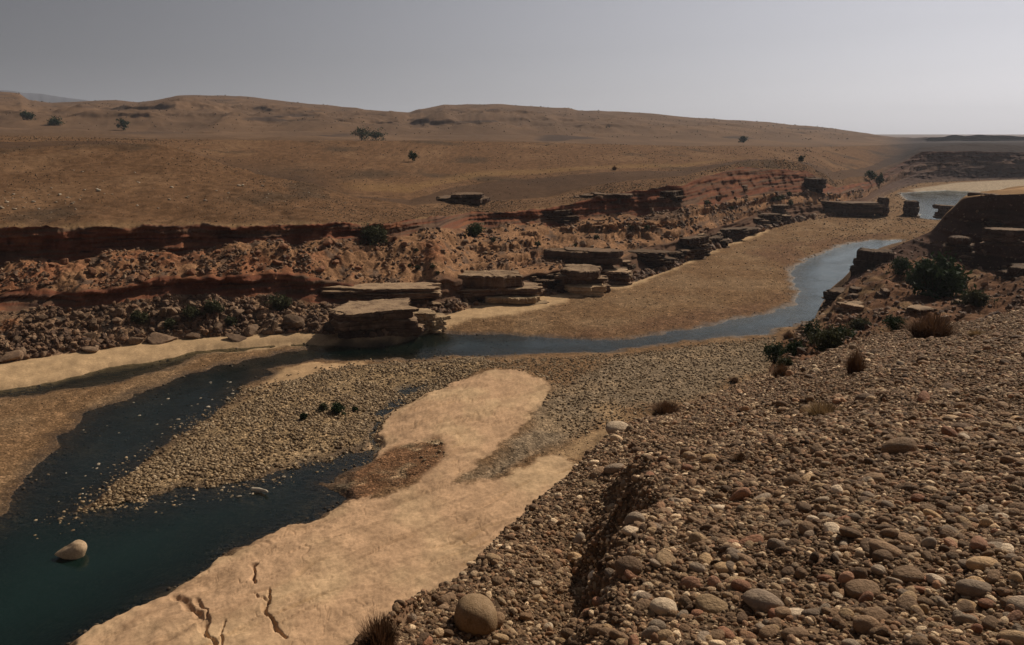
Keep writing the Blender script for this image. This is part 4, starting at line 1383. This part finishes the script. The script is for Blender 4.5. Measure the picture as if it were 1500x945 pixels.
# driftwood branch on the shallows
p0, _ = hit(381, 729)
sec, pts = 10, []
g = np.random.default_rng(5)
for i in range(12):
    t = i / 11
    cx, cz, rr_ = (t - .5) * 1.05, 0.10 * (t - .3) ** 2 + .06, 0.085 * (1 - .55 * t) * (1 + .12 * g.normal())
    cy = 0.12 * math.sin(t * 3)
    for j in range(sec):
        a_ = 2 * math.pi * j / sec
        pts.append((cx, cy + rr_ * math.cos(a_), cz + rr_ * math.sin(a_)))
qd = [(i * sec + j, i * sec + (j + 1) % sec, (i + 1) * sec + (j + 1) % sec, (i + 1) * sec + j) for i in range(11) for j in range(sec)]
pts += [(-.53, 0, .07), (.53, .01, .10)]
trs = [(len(pts) - 2, (j + 1) % sec, j) for j in range(sec)] + [(len(pts) - 1, 11 * sec + j, 11 * sec + (j + 1) % sec) for j in range(sec)]
o = link('driftwood', mesh_from('driftwood', pts, qd, trs), M_wood)
o.location = (p0.x, p0.y, 0.05); o.rotation_euler = (0, 0, -.45); o.scale = (1.0, 1.3, 1.3)
tag(o, 'bleached bent piece of driftwood lying in the shallows', 'driftwood')

# pale stones breaking the shallow water, and on the plain
WS = []
for i in range(6):
    m = cobble('stone', 650 + i, 2); m.materials.append(M_white); WS.append(m)
cnt = 0
while cnt < 70:
    px_, py_ = rng.uniform(90, 420), rng.uniform(560, 745)
    edge = np.interp(py_, [560, 600, 640, 680, 745], [365, 325, 265, 205, 125])
    d_e = (edge - px_)
    if not (-10 < d_e < 190) or rng.random() > math.exp(-max(d_e, 0) / 60) + 0.08:
        if not (px_ > 180 and py_ > np.interp(px_, [180, 420], [738, 688]) and py_ < np.interp(px_, [180, 420], [760, 722]) and rng.random() < .5):
            continue
    p, r = hit(px_, py_)
    if p.z > 0.0:
        continue
    o = link('stone', WS[rng.integers(0, 6)])
    s_ = (2.2 + 4.2 * rng.random() ** 2.5) * r / FPX
    o.location = (p.x, p.y, -0.02 + .12 * s_); o.scale = (s_ * 1.2, s_, s_ * .8); o.rotation_euler = (0, 0, rng.random() * 6)
    tag(o, 'pale stone breaking the surface of the dark shallows', 'stone', 'pale stones in the shallow water')
    cnt += 1
for i in range(75):
    px_, py_ = rng.uniform(0, 480), 280 + 22 * rng.normal() * .55
    if rng.random() < .3:
        px_, py_ = rng.uniform(0, 120), rng.uniform(285, 312)
    p, r = hit(px_, py_)
    o = link('stone', WS[rng.integers(0, 6)])
    s_ = (1.6 + 3.6 * rng.random() ** 2.5) * r / FPX
    o.location = p + Vector((0, 0, .1 * s_)); o.scale = (s_ * 1.2, s_, s_); o.rotation_euler = (0, 0, rng.random() * 6)
    tag(o, 'whitish stone lying on the dry plain above the upper cliff', 'stone', 'whitish stones on the plain')


# ------------------------------------------------------------------ ledges
def put_ledge(px0, px1, ytop, ybase, depth, rr_, mat, label, seed, lay=4, over=.12, yaw=None, nm='rock_ledge', drop=.3, rag=.07, taper=None):
    c = 0.5 * (px0 + px1)
    x_, y_, zb_ = (float(v) for v in at_r(c, ybase, rr_))
    _, _, zt_ = at_r(c, ytop, rr_ + depth * .15)
    xa, ya, _ = at_r(px0, ybase, rr_); xb, yb, _ = at_r(px1, ybase, rr_)
    L = math.hypot(xb - xa, yb - ya)
    H = float(zt_) - zb_ + drop
    if yaw is None:
        th = math.atan2(x_, y_)
        yaw = -th
    m = ledge(nm, seed, L * 1.06, depth, H * 1.08, lay, over, rag, (0.32 if nm == 'rock_ledge' else 0.08) if taper is None else taper)
    o = link(nm, m, mat)
    th = math.atan2(x_, y_)
    o.location = (x_ + math.sin(th) * depth * .5, y_ + math.cos(th) * depth * .5, zb_ - drop)
    o.rotation_euler = (0, 0, yaw)
    return tag(o, label, 'rock ledge' if 'ledge' in nm else 'rock')


put_ledge(486, 618, 456, 503, 5.0, 68.0, M_sandstone, 'long overhanging sandstone ledge at the water bend with a deep shadow under it', 701, 4, .30, drop=.5, taper=.2)
put_ledge(470, 560, 478, 505, 2.5, 67.6, M_darkrock, 'dark lower bench of rock in the shadow under the long overhanging ledge', 702, 3, .1, drop=.4)
put_ledge(590, 655, 462, 492, 3.5, 70.8, M_palestone, 'buff broken ledge sloping to the pale shore right of the long overhang', 703, 5, .0, drop=.4)
put_ledge(480, 640, 424, 447, 4.5, 75.6, M_sandstone, 'low layered ledge on the bank above the long overhanging one', 704, 4, .2, drop=.6)
put_ledge(652, 792, 407, 446, 4.5, 82.4, M_sandstone, 'thick layered ledge with dark undercut face above the pale sand', 705, 4, .28, drop=.5)
put_ledge(690, 800, 438, 450, 3.0, 81.0, M_palestone, 'low buff shelf at the foot of the thick layered ledge', 706, 3, .05, drop=.4)
put_ledge(804, 892, 397, 431, 4.5, 87.6, M_sandstone, 'dark undercut ledge with a shaded hollow next to the upper bar', 707, 4, .3, drop=.5)
put_ledge(826, 886, 421, 434, 2.6, 86.4, M_palestone, 'flat tilted slab lying in front of the shaded hollow', 708, 2, .15, drop=.3)
put_ledge(880, 925, 400, 421, 3.2, 92.4, M_sandstone, 'stacked thin beds of rock at the right end of the hollow ledge', 709, 6, .0, drop=.4)
put_ledge(796, 905, 369, 391, 4.0, 94.5, M_darkrock, 'dark layered ledge set back above the hollow one', 710, 5, .2, drop=.6)
put_ledge(905, 990, 372, 396, 4.0, 103, M_darkrock, 'broken dark ledge beside the pale strip of the upper bar', 711, 6, .05, drop=.6)
put_ledge(985, 1040, 352, 376, 3.5, 112, M_darkrock, 'dark broken beds where the pale strip of the upper bar ends', 712, 6, .0, drop=.8, yaw=R(30), taper=.5)
put_ledge(1035, 1100, 338, 355, 4, 131, M_darkrock, 'row of low dark beds along the narrowing upper bar', 736, 5, .0, drop=.8, yaw=R(28), taper=.5)
put_ledge(640, 716, 287, 294, 9.0, 117.5, M_darkrock, 'small rock step on the plain, coloured dark like a shaded hollow', 713, 3, .0, drop=1.2, taper=.45)  # dark rock colour paints the shade of a hollow here
put_ledge(842, 926, 286, 304, 8.0, 120.6, M_darkrock, 'overhanging rim of the bank left of the notch, coloured dark as shade', 714, 4, .25, drop=.8)  # this rim and the next two: shadowed underside painted by dark rock
put_ledge(940, 1000, 282, 305, 8.0, 124.6, M_darkrock, 'overhanging rim of the bank right of the notch, coloured dark as shade', 715, 4, .25, drop=.8)
put_ledge(758, 848, 311, 333, 8, 113.2, M_darkrock, 'bluff below the rim in the middle of the bank, coloured dark as shade', 716, 4, .15, drop=.8)
put_ledge(1178, 1206, 264, 286, 5, 178, M_darkrock, 'dark vertical knob at the end of the red hump', 717, 4, .1, drop=.8)
put_ledge(1205, 1288, 299, 317, 5, 172, M_darkrock, 'long low dark rock wall at the far end of the upper bar', 718, 5, .0, drop=.8, rag=.13, taper=.2, nm='rock_wall')
put_ledge(1283, 1299, 292, 316, 4, 172, M_darkrock, 'narrow dark block at the right end of the low rock wall', 719, 4, .0, drop=.6, rag=.12, taper=.25, nm='rock_block')
put_ledge(1323, 1344, 297, 316, 5, 173, M_darkrock, 'square dark block standing alone before the far blue water', 720, 4, .0, drop=.6, rag=.12, taper=.25, nm='rock_block')
put_ledge(1369, 1400, 303, 317, 4, 168, M_darkrock, 'dark block by the far water at the foot of the right mesa', 721, 3, .03, drop=.6, rag=.12, taper=.3, nm='rock_block')
put_ledge(1248, 1304, 373, 412, 5, 95, M_darkrock, 'black square rock standing over the blue pool', 722, 3, .05, drop=1.0, nm='rock_block')
put_ledge(1206, 1262, 432, 468, 4, 78.5, M_darkrock, 'dark cracked ledge stepping down to the blue pool', 723, 6, .0, drop=.8, yaw=R(-10))
put_ledge(1225, 1275, 445, 472, 3, 72, M_palestone, 'pale broken rock step above the cracked ledge at the pool', 724, 6, -.1, drop=.6)
put_ledge(1424, 1560, 291, 312, 7, 98.5, M_darkrock, 'dark overhanging cap rock of the right mesa', 725, 4, .2, drop=.6)
put_ledge(1440, 1500, 338, 352, 3, 88, M_darkrock, 'brown rock shelf halfway up the shaded mesa face', 726, 4, .1, drop=.6)
put_ledge(1385, 1425, 350, 362, 3, 88, M_darkrock, 'small brown outcrop on the lower left of the mesa face', 727, 4, .1, drop=.8)
put_ledge(1418, 1452, 438, 458, 2.2, 58, M_darkrock, 'dark rock by the gully track near the right frame edge', 728, 3, .0, drop=.6, nm='rock_block')
put_ledge(1462, 1530, 395, 425, 3, 68, M_darkrock, 'dark outcrop at the right frame edge under the mesa', 729, 4, .1, drop=.8)


for i in range(34):
    c_ = rng.uniform(640, 1150)
    ln_ = rng.uniform(14, 46)
    yb_ = np.interp(c_, [640, 700, 800, 900, 1000, 1050, 1100, 1150], [455, 441, 426, 411, 385, 362, 342, 330]) - rng.uniform(-1, 1) * 3 - (18 * rng.random() ** 2 + 3)
    p_, r_ = hit(c_, yb_)
    put_ledge(c_ - ln_ / 2, c_ + ln_ / 2, yb_ - rng.uniform(5, 12), yb_, rng.uniform(1.5, 3) * r_ / 90, float(p_.y), M_sandstone if rng.random() < .5 else M_darkrock,
              'thin broken bed of brown rock stepping along the far edge of the upper bar', 1000 + i, int(rng.integers(2, 6)), .1, yaw=-math.atan2(p_.x, p_.y) + rng.normal(0, .25), drop=.5)['group'] = 'broken beds along the upper bar'
for i in range(12):
    c_ = rng.uniform(1215, 1500)
    yb_ = rng.uniform(330, 455) if c_ > 1380 else rng.uniform(400, 470)
    p_, r_ = hit(c_, yb_)
    if p_.z < 0.7 or r_ > 135:
        continue
    ln_ = rng.uniform(14, 40)
    put_ledge(c_ - ln_ / 2, c_ + ln_ / 2, yb_ - rng.uniform(5, 12), yb_, rng.uniform(1.0, 2.2), float(p_.y), M_darkrock if rng.random() < .6 else M_sandstone,
              'dark outcrop poking from the reddish slope between the pool and the right mesa', 1050 + i, int(rng.integers(2, 6)), .1, yaw=rng.normal(0, .5), drop=.6)['group'] = 'outcrops on the right slope'


# ------------------------------------------------------------------ plants
def twig_tubes(segs):
    """segs: list of (p0, p1, r0, r1): three-sided tapering twigs"""
    v, f = [], []
    for a_, b_, r0, r1 in segs:
        d = np.array(b_) - np.array(a_)
        d /= (np.linalg.norm(d) + 1e-9)
        s_ = np.cross(d, (0.3, 0.2, 1.0)); s_ /= (np.linalg.norm(s_) + 1e-9)
        t_ = np.cross(d, s_)
        k = len(v)
        for c_, rr_ in ((a_, r0), (b_, r1)):
            for j in range(3):
                an = 2.094 * j
                v.append(np.array(c_) + rr_ * (math.cos(an) * s_ + math.sin(an) * t_))
        for j in range(3):
            f.append((k + j, k + (j + 1) % 3, k + 3 + (j + 1) % 3, k + 3 + j))
    return v, f


def leaf_quads(c, size, g):
    n = len(c)
    a = g.normal(size=(n, 3)); a /= np.linalg.norm(a, axis=1)[:, None]
    b = np.cross(a, g.normal(size=(n, 3))); b /= np.linalg.norm(b, axis=1)[:, None]
    s = size * g.uniform(.6, 1.4, n)[:, None]
    v = np.stack([c - a * s, c + b * s * .45, c + a * s, c - b * s * .45], 1).reshape(-1, 3)
    return v, np.arange(4 * n).reshape(-1, 4)


def shrub(name, w, h, seed, leafmat, label, loc, leaf=.05, nl=1800, group=None, cat='shrub', trunk=False, nb=22):
    g = np.random.default_rng(seed)
    root = empty(name, loc, g.uniform(0, 6))
    tag(root, label, cat, group)
    segs, tips = [], []
    for i in range(nb):
        az = g.uniform(0, 6.28)
        out = math.sqrt(g.random()) * .85
        top = np.array([math.cos(az) * out * w / 2, math.sin(az) * out * w / 2, h * (1 - .55 * out ** 2) * g.uniform(.6, 1.0)])
        p_ = np.array([0, 0, -0.05 * h]) + g.normal(0, .03 * w, 3) * (1, 1, 0)
        if trunk:
            p_ = np.array([0, 0, .28 * h]) + g.normal(0, .02 * w, 3)
        m_ = p_ * .45 + top * .55 + g.normal(0, .06 * w, 3)
        m_[2] = max(m_[2], .1 * h)
        segs += [(p_, m_, .016 * w, .010 * w), (m_, top, .010 * w, .004 * w)]
        tips += [(top, 1.0), (m_ * .4 + top * .6, .9)]
        for _ in range(2):
            e_ = m_ + g.normal(0, .16 * w, 3); e_[2] = max(e_[2], .08 * h)
            segs.append((m_, e_, .007 * w, .003 * w)); tips.append((e_, .8))
    if trunk:
        segs.append((np.array([0, 0, -.06 * h]), np.array([.02 * w, 0, .32 * h]), .045 * w, .03 * w))
    v, f = twig_tubes(segs)
    link('stems' if not trunk else 'trunk', mesh_from('stems', v, f), M_twig, root)
    tp = np.array([t_[0] for t_ in tips]); tw_ = np.array([t_[1] for t_ in tips])
    pick = g.choice(len(tp), nl, p=tw_ / tw_.sum())
    c = tp[pick] + g.normal(0, .075 * w, (nl, 3)) * (1, 1, .8)
    c[:, 2] = np.maximum(c[:, 2], .02 * h)
    lv, lf = leaf_quads(c, leaf, g)
    link('foliage' if not trunk else 'crown', mesh_from('foliage', lv, lf, smooth_=False), leafmat, root)
    return root


def tussock(name, w, h, seed, mat, label, loc, nblade=500, group=None, lean=.9, cat='dry bush', twiggy=False):
    g = np.random.default_rng(seed)
    v, f = [], []
    for i in range(nblade):
        az = g.uniform(0, 6.28)
        o_ = math.sqrt(g.random())
        bx, by = math.cos(az) * o_ * w * .22, math.sin(az) * o_ * w * .22
        az2 = az + g.normal(0, .6)
        ln = h * g.uniform(.55, 1.15)
        sp_ = lean * o_ * g.uniform(.4, 1.0) * w * .42
        wd = w * g.uniform(.006, .012)
        pr = np.array([-math.sin(az2), math.cos(az2), 0])
        k = len(v)
        for t_, ww in ((0, 1), (.5, .8), (1, .15)):
            z_ = ln * (t_ - .25 * t_ * t_ * o_) * (1 - .3 * o_)
            c = np.array([bx + math.cos(az2) * sp_ * t_ ** 1.3, by + math.sin(az2) * sp_ * t_ ** 1.3, z_ - .03])
            if twiggy:
                c += g.normal(0, .025 * w, 3) * (t_ > 0)
            v += [c - pr * wd * ww, c + pr * wd * ww]
        f += [(k, k + 1, k + 3, k + 2), (k + 2, k + 3, k + 5, k + 4)]
    o = link(name, mesh_from(name, v, f, smooth_=False), mat)
    o.location = loc
    return tag(o, label, cat, group)


def sz_at(px, py, rmin=0):
    p_, r_ = hit(px, py, rmin)
    return p_, math.hypot(r_, CAMZ - p_.z) / FPX


# name, px, py(base), width px, height px, material, label
for i, (px_, py_, w, h, mt, lab) in enumerate((
        (1370, 430, 66, 50, M_leafdk, 'largest dark green shrub on the shaded slope under the right mesa'),
        (1318, 402, 30, 24, M_leafdk, 'smaller dark green shrub left of the largest one on the shaded slope'),
        (1310, 484, 30, 22, M_leafdk, 'small green shrub between the brown bush and the largest green one'),
        (1190, 505, 28, 36, M_leafdk, 'upright dark green shrub at the sandy bank beside the pool'),
        (1135, 530, 32, 30, M_leafdk, 'ragged dark shrub leaning over the gravel left of the upright one'),
        (1215, 512, 46, 26, M_leafol, 'olive low shrub in the dark hollow right of the upright one'),
        (1165, 522, 30, 22, M_leafdk, 'dark shrub in the hollow between the ragged and olive ones'),
        (1428, 446, 34, 18, M_leafol, 'olive shrub by the dark rock near the right frame edge'),
        (695, 347, 27, 20, M_leaf, 'round green bush on the red slope under the bank rim'),
        (548, 355, 40, 20, M_leafol, 'olive bush in the shade of the upper cliff'),
        (204, 474, 22, 20, M_leafol, 'olive shrub at the left end of the rubble'),
        (280, 470, 26, 22, M_leafol, 'olive shrub in the middle of the rubble'),
        (313, 458, 24, 16, M_leafol, 'olive shrub high in the rubble under the red cliff'),
        (408, 452, 34, 20, M_leafol, 'wide dark shrub in the rubble near the upright slab'),
        (338, 476, 18, 12, M_leafol, 'small olive shrub behind the squarish block'),
        (250, 480, 16, 12, M_leafol, 'small olive shrub above the flat dark slab'),
        (445, 615, 11, 10, M_leafdk, 'small dark shrub standing alone on the gravel bar'),
        (474, 602, 14, 11, M_leafol, 'low shrub on the gravel bar, left in its pair'),
        (495, 606, 20, 16, M_leafdk, 'wider dark shrub on the gravel bar, right in its pair'),
        (1232, 500, 34, 20, M_leafdk, 'dark spreading shrub above the hollow, next to the cracked ledge'),
        (1260, 482, 26, 16, M_leafol, 'grey green low shrub on the slope over the pool'),
        (1340, 418, 24, 18, M_leafdk, 'dark shrub touching the left side of the largest green one'),
        (1402, 424, 22, 18, M_leafdk, 'dark shrub touching the right side of the largest green one'),
        (1150, 540, 26, 16, M_leafol, 'olive shrub on the crest under the ragged one'),
        (520, 602, 8, 6, M_leafdk, 'tiny dark shrub on the gravel bar right of the pair'))):
    p, m = sz_at(px_, py_)
    shrub('shrub', w * m, h * m, 800 + i, mt, lab, p, leaf=max(1.5 * m, .05 * w * m), nl=int(min(2600, 500 + w * 40)))
for i in range(22):
    px_ = rng.uniform(560, 1190)
    lo_ = np.interp(px_, [560, 700, 800, 900, 1000, 1100, 1190], [415, 398, 390, 380, 348, 316, 298])
    py_ = lo_ - rng.random() * np.interp(px_, [560, 1000, 1190], [60, 50, 30])
    p, m = sz_at(px_, py_)
    w = rng.uniform(5, 11)
    shrub('shrub', w * m, w * rng.uniform(.45, .7) * m, 1200 + i, M_leafol, 'small dull scrub bush dotted on the broken bank across the upper bar', p, leaf=1.3 * m, nl=260, group='scrub bushes on the far bank', nb=10)
for i, (px_, py_, w, h, lab) in enumerate((
        (605, 237, 15, 15, 'lone small dark tree on the open plain'),
        (530, 206, 26, 19, 'dark bushy tree at the terrace edge, taller of the two'),
        (551, 206, 24, 13, 'low dark tree at the terrace edge beside the taller one'),
        (181, 191, 15, 16, 'dark round tree on the far left flat'),
        (1088, 209, 11, 9, 'small dark tree on the slope of the far ridge'),
        (1173, 238, 8, 9, 'small dark tree behind the red hump'),
        (1274, 265, 14, 15, 'dark tree on the far shore, left of two'),
        (1288, 272, 13, 16, 'dark tree on the far shore, right of two'),
        (40, 176, 16, 10, 'dark low tree by the left frame edge hills'),
        (80, 183, 18, 7, 'dark flat bush on the far left flat, lower than the round tree'))):
    p, m = sz_at(px_, py_)
    shrub('tree', w * m, h * m, 850 + i, M_leafdk, lab, p, leaf=1.1 * m, nl=700, cat='tree', trunk=True, nb=16)
for i, (px_, py_, w, h, mt, tw, lab) in enumerate((
        (1362, 496, 82, 40, M_drybr, True, 'biggest dry brown twiggy bush at the top of the cobble slope'),
        (1252, 548, 36, 42, M_drybr, True, 'dry brown bush on the crest above the gravel bed'),
        (1205, 610, 66, 26, M_dry, False, 'straw coloured tussock with dark base on the cobble slope'),
        (975, 608, 58, 26, M_drybr, True, 'reddish dry bush on the crest beside the pale flat stone'),
        (1145, 552, 40, 22, M_drybr, True, 'low dry brown bush on the crest left of the hollow'),
        (1085, 676, 30, 22, M_drybr, False, 'small dark dry weed in the middle of the cobble slope'),
        (556, 950, 70, 62, M_drybr, True, 'dry brown tuft at the bottom frame edge by the sand'),
        (1155, 496, 22, 12, M_drybr, True, 'small dry bush at the edge of the pool sand'),
        (1325, 640, 26, 12, M_drybr, False, 'faint dry weed high on the cobble slope'),
        (1075, 560, 18, 9, M_drybr, True, 'low dry bush on the gravel near the crest'),
        (900, 249, 10, 7, M_drybr, True, 'small dark dry bush on the straw coloured plain'),
        (1430, 492, 30, 10, M_dry, False, 'straw tuft on the upper edge of the cobble slope'))):
    p, m = sz_at(px_, py_)
    tussock('dry_bush', w * m, h * m, 880 + i, mt, lab, p, 900 if tw else 600, twiggy=tw)
for i in range(26):
    px_, py_ = rng.uniform(840, 1120), rng.uniform(530, 640)
    if py_ > np.interp(px_, [840, 900, 1000, 1120], [655, 615, 580, 535]):
        continue
    p, m = sz_at(px_, py_)
    tussock('weed', rng.uniform(6, 12) * m, rng.uniform(2.5, 5) * m, 900 + i, M_drybr, 'low dark weed on the grey gravel bed below the crest', p, 90, 'weeds on the grey gravel bed', cat='weed')

# ------------------------------------------------------------------ air
HAZE = 0.00013
bm = bmesh.new()
bmesh.ops.create_cube(bm, size=1)
me = bpy.data.meshes.new('haze')
bm.to_mesh(me); bm.free()
k = NT('haze_air')
vol = k.n('ShaderNodeVolumePrincipled')
vol.inputs['Color'].default_value = (.80, .86, 1.0, 1)
vol.inputs['Density'].default_value = HAZE
vol.inputs['Anisotropy'].default_value = 0.3
k.l(vol.outputs[0], k.out.inputs['Volume'])
o = link('haze', me, k.m)
o.scale = (18100, 18100, 290)
o.location = (0, 0, 290 / 2 - 4)
tag(o, 'thin bluish haze over the valley', 'haze', kind='stuff')

# ------------------------------------------------------------------ light, sky, camera
w = bpy.data.worlds.new('World')
scene.world = w
w.use_nodes = True
nt = w.node_tree
nt.nodes.clear()
out = nt.nodes.new('ShaderNodeOutputWorld')
bg = nt.nodes.new('ShaderNodeBackground')
sky = nt.nodes.new('ShaderNodeTexSky')
sky.sky_type = 'NISHITA'
sky.sun_disc = False
sky.sun_elevation = SUN_EL
sky.sun_rotation = SUN_AZ
sky.dust_density = 1.0
sky.air_density = 1.0
sky.ozone_density = 1.0
WN = nt.nodes.new


def wmath(op, a_, b_=0.0):
    nd = WN('ShaderNodeMath')
    nd.operation = op
    for s_, v_ in zip(nd.inputs, (a_, b_)):
        if isinstance(v_, float):
            s_.default_value = v_
        else:
            nt.links.new(v_, s_)
    return nd.outputs[0]


hs = WN('ShaderNodeHueSaturation')
hs.inputs['Saturation'].default_value = 0.16
nt.links.new(sky.outputs[0], hs.inputs['Color'])
# dusty air low down, and the polarised band of the sky at right angles to the sun darkened by the filter
tc = WN('ShaderNodeTexCoord')
dt = WN('ShaderNodeVectorMath')
dt.operation = 'DOT_PRODUCT'
nt.links.new(tc.outputs['Generated'], dt.inputs[0])
dt.inputs[1].default_value = (math.sin(SUN_AZ) * math.cos(SUN_EL), math.cos(SUN_AZ) * math.cos(SUN_EL), math.sin(SUN_EL))
sin2 = wmath('SUBTRACT', 1.0, wmath('MULTIPLY', dt.outputs['Value'], dt.outputs['Value']))
pol = wmath('SUBTRACT', 1.19, wmath('MULTIPLY', sin2, 0.90))
sz_ = WN('ShaderNodeSeparateXYZ')
nt.links.new(tc.outputs['Generated'], sz_.inputs[0])
low = WN('ShaderNodeMapRange')
nt.links.new(sz_.outputs[2], low.inputs[0])
for i_, v_ in enumerate((0.0, 0.25, 1.42, 0.95)):
    low.inputs[i_ + 1].default_value = v_
fac_ = wmath('MULTIPLY', pol, low.outputs[0])
sc_n = WN('ShaderNodeVectorMath')
sc_n.operation = 'SCALE'
nt.links.new(hs.outputs[0], sc_n.inputs[0])
nt.links.new(fac_, sc_n.inputs['Scale'])
tn = WN('ShaderNodeMix')
tn.data_type = 'RGBA'
tn.blend_type = 'MULTIPLY'
tn.inputs['Factor'].default_value = 1.0
tn.inputs[7].default_value = (.98, .965, 1.04, 1)
nt.links.new(sc_n.outputs[0], tn.inputs[6])
nt.links.new(tn.outputs[2], bg.inputs[0])
bg.inputs[1].default_value = 0.06
nt.links.new(bg.outputs[0], out.inputs[0])

sl = bpy.data.lights.new('sun', 'SUN')
sl.energy = 4.2
sl.angle = R(0.5)
sl.color = (1.0, .89, .73)
so = bpy.data.objects.new('sun', sl)
COL.objects.link(so)
dirv = Vector((math.sin(SUN_AZ) * math.cos(SUN_EL), math.cos(SUN_AZ) * math.cos(SUN_EL), math.sin(SUN_EL)))
so.rotation_euler = dirv.to_track_quat('Z', 'Y').to_euler()
so.location = dirv * 200

cam = bpy.data.cameras.new('camera')
cam.lens = 28
cam.sensor_width = 36
cam.clip_start = 0.1
cam.clip_end = 20000
co = bpy.data.objects.new('camera', cam)
COL.objects.link(co)
co.location = (0, 0, CAMZ)
co.rotation_euler = (math.pi / 2 - PITCH, 0, 0)
scene.camera = co

scene.render.engine = 'CYCLES'
scene.cycles.max_bounces = 6
scene.cycles.diffuse_bounces = 2
scene.cycles.glossy_bounces = 3
scene.cycles.transmission_bounces = 3
scene.cycles.transparent_max_bounces = 8
scene.cycles.volume_bounces = 0
scene.view_settings.view_transform = 'Standard'
scene.view_settings.look = 'None'
scene.view_settings.exposure = 0.0
scene.view_settings.gamma = 1.0
scene.view_settings.use_curve_mapping = False
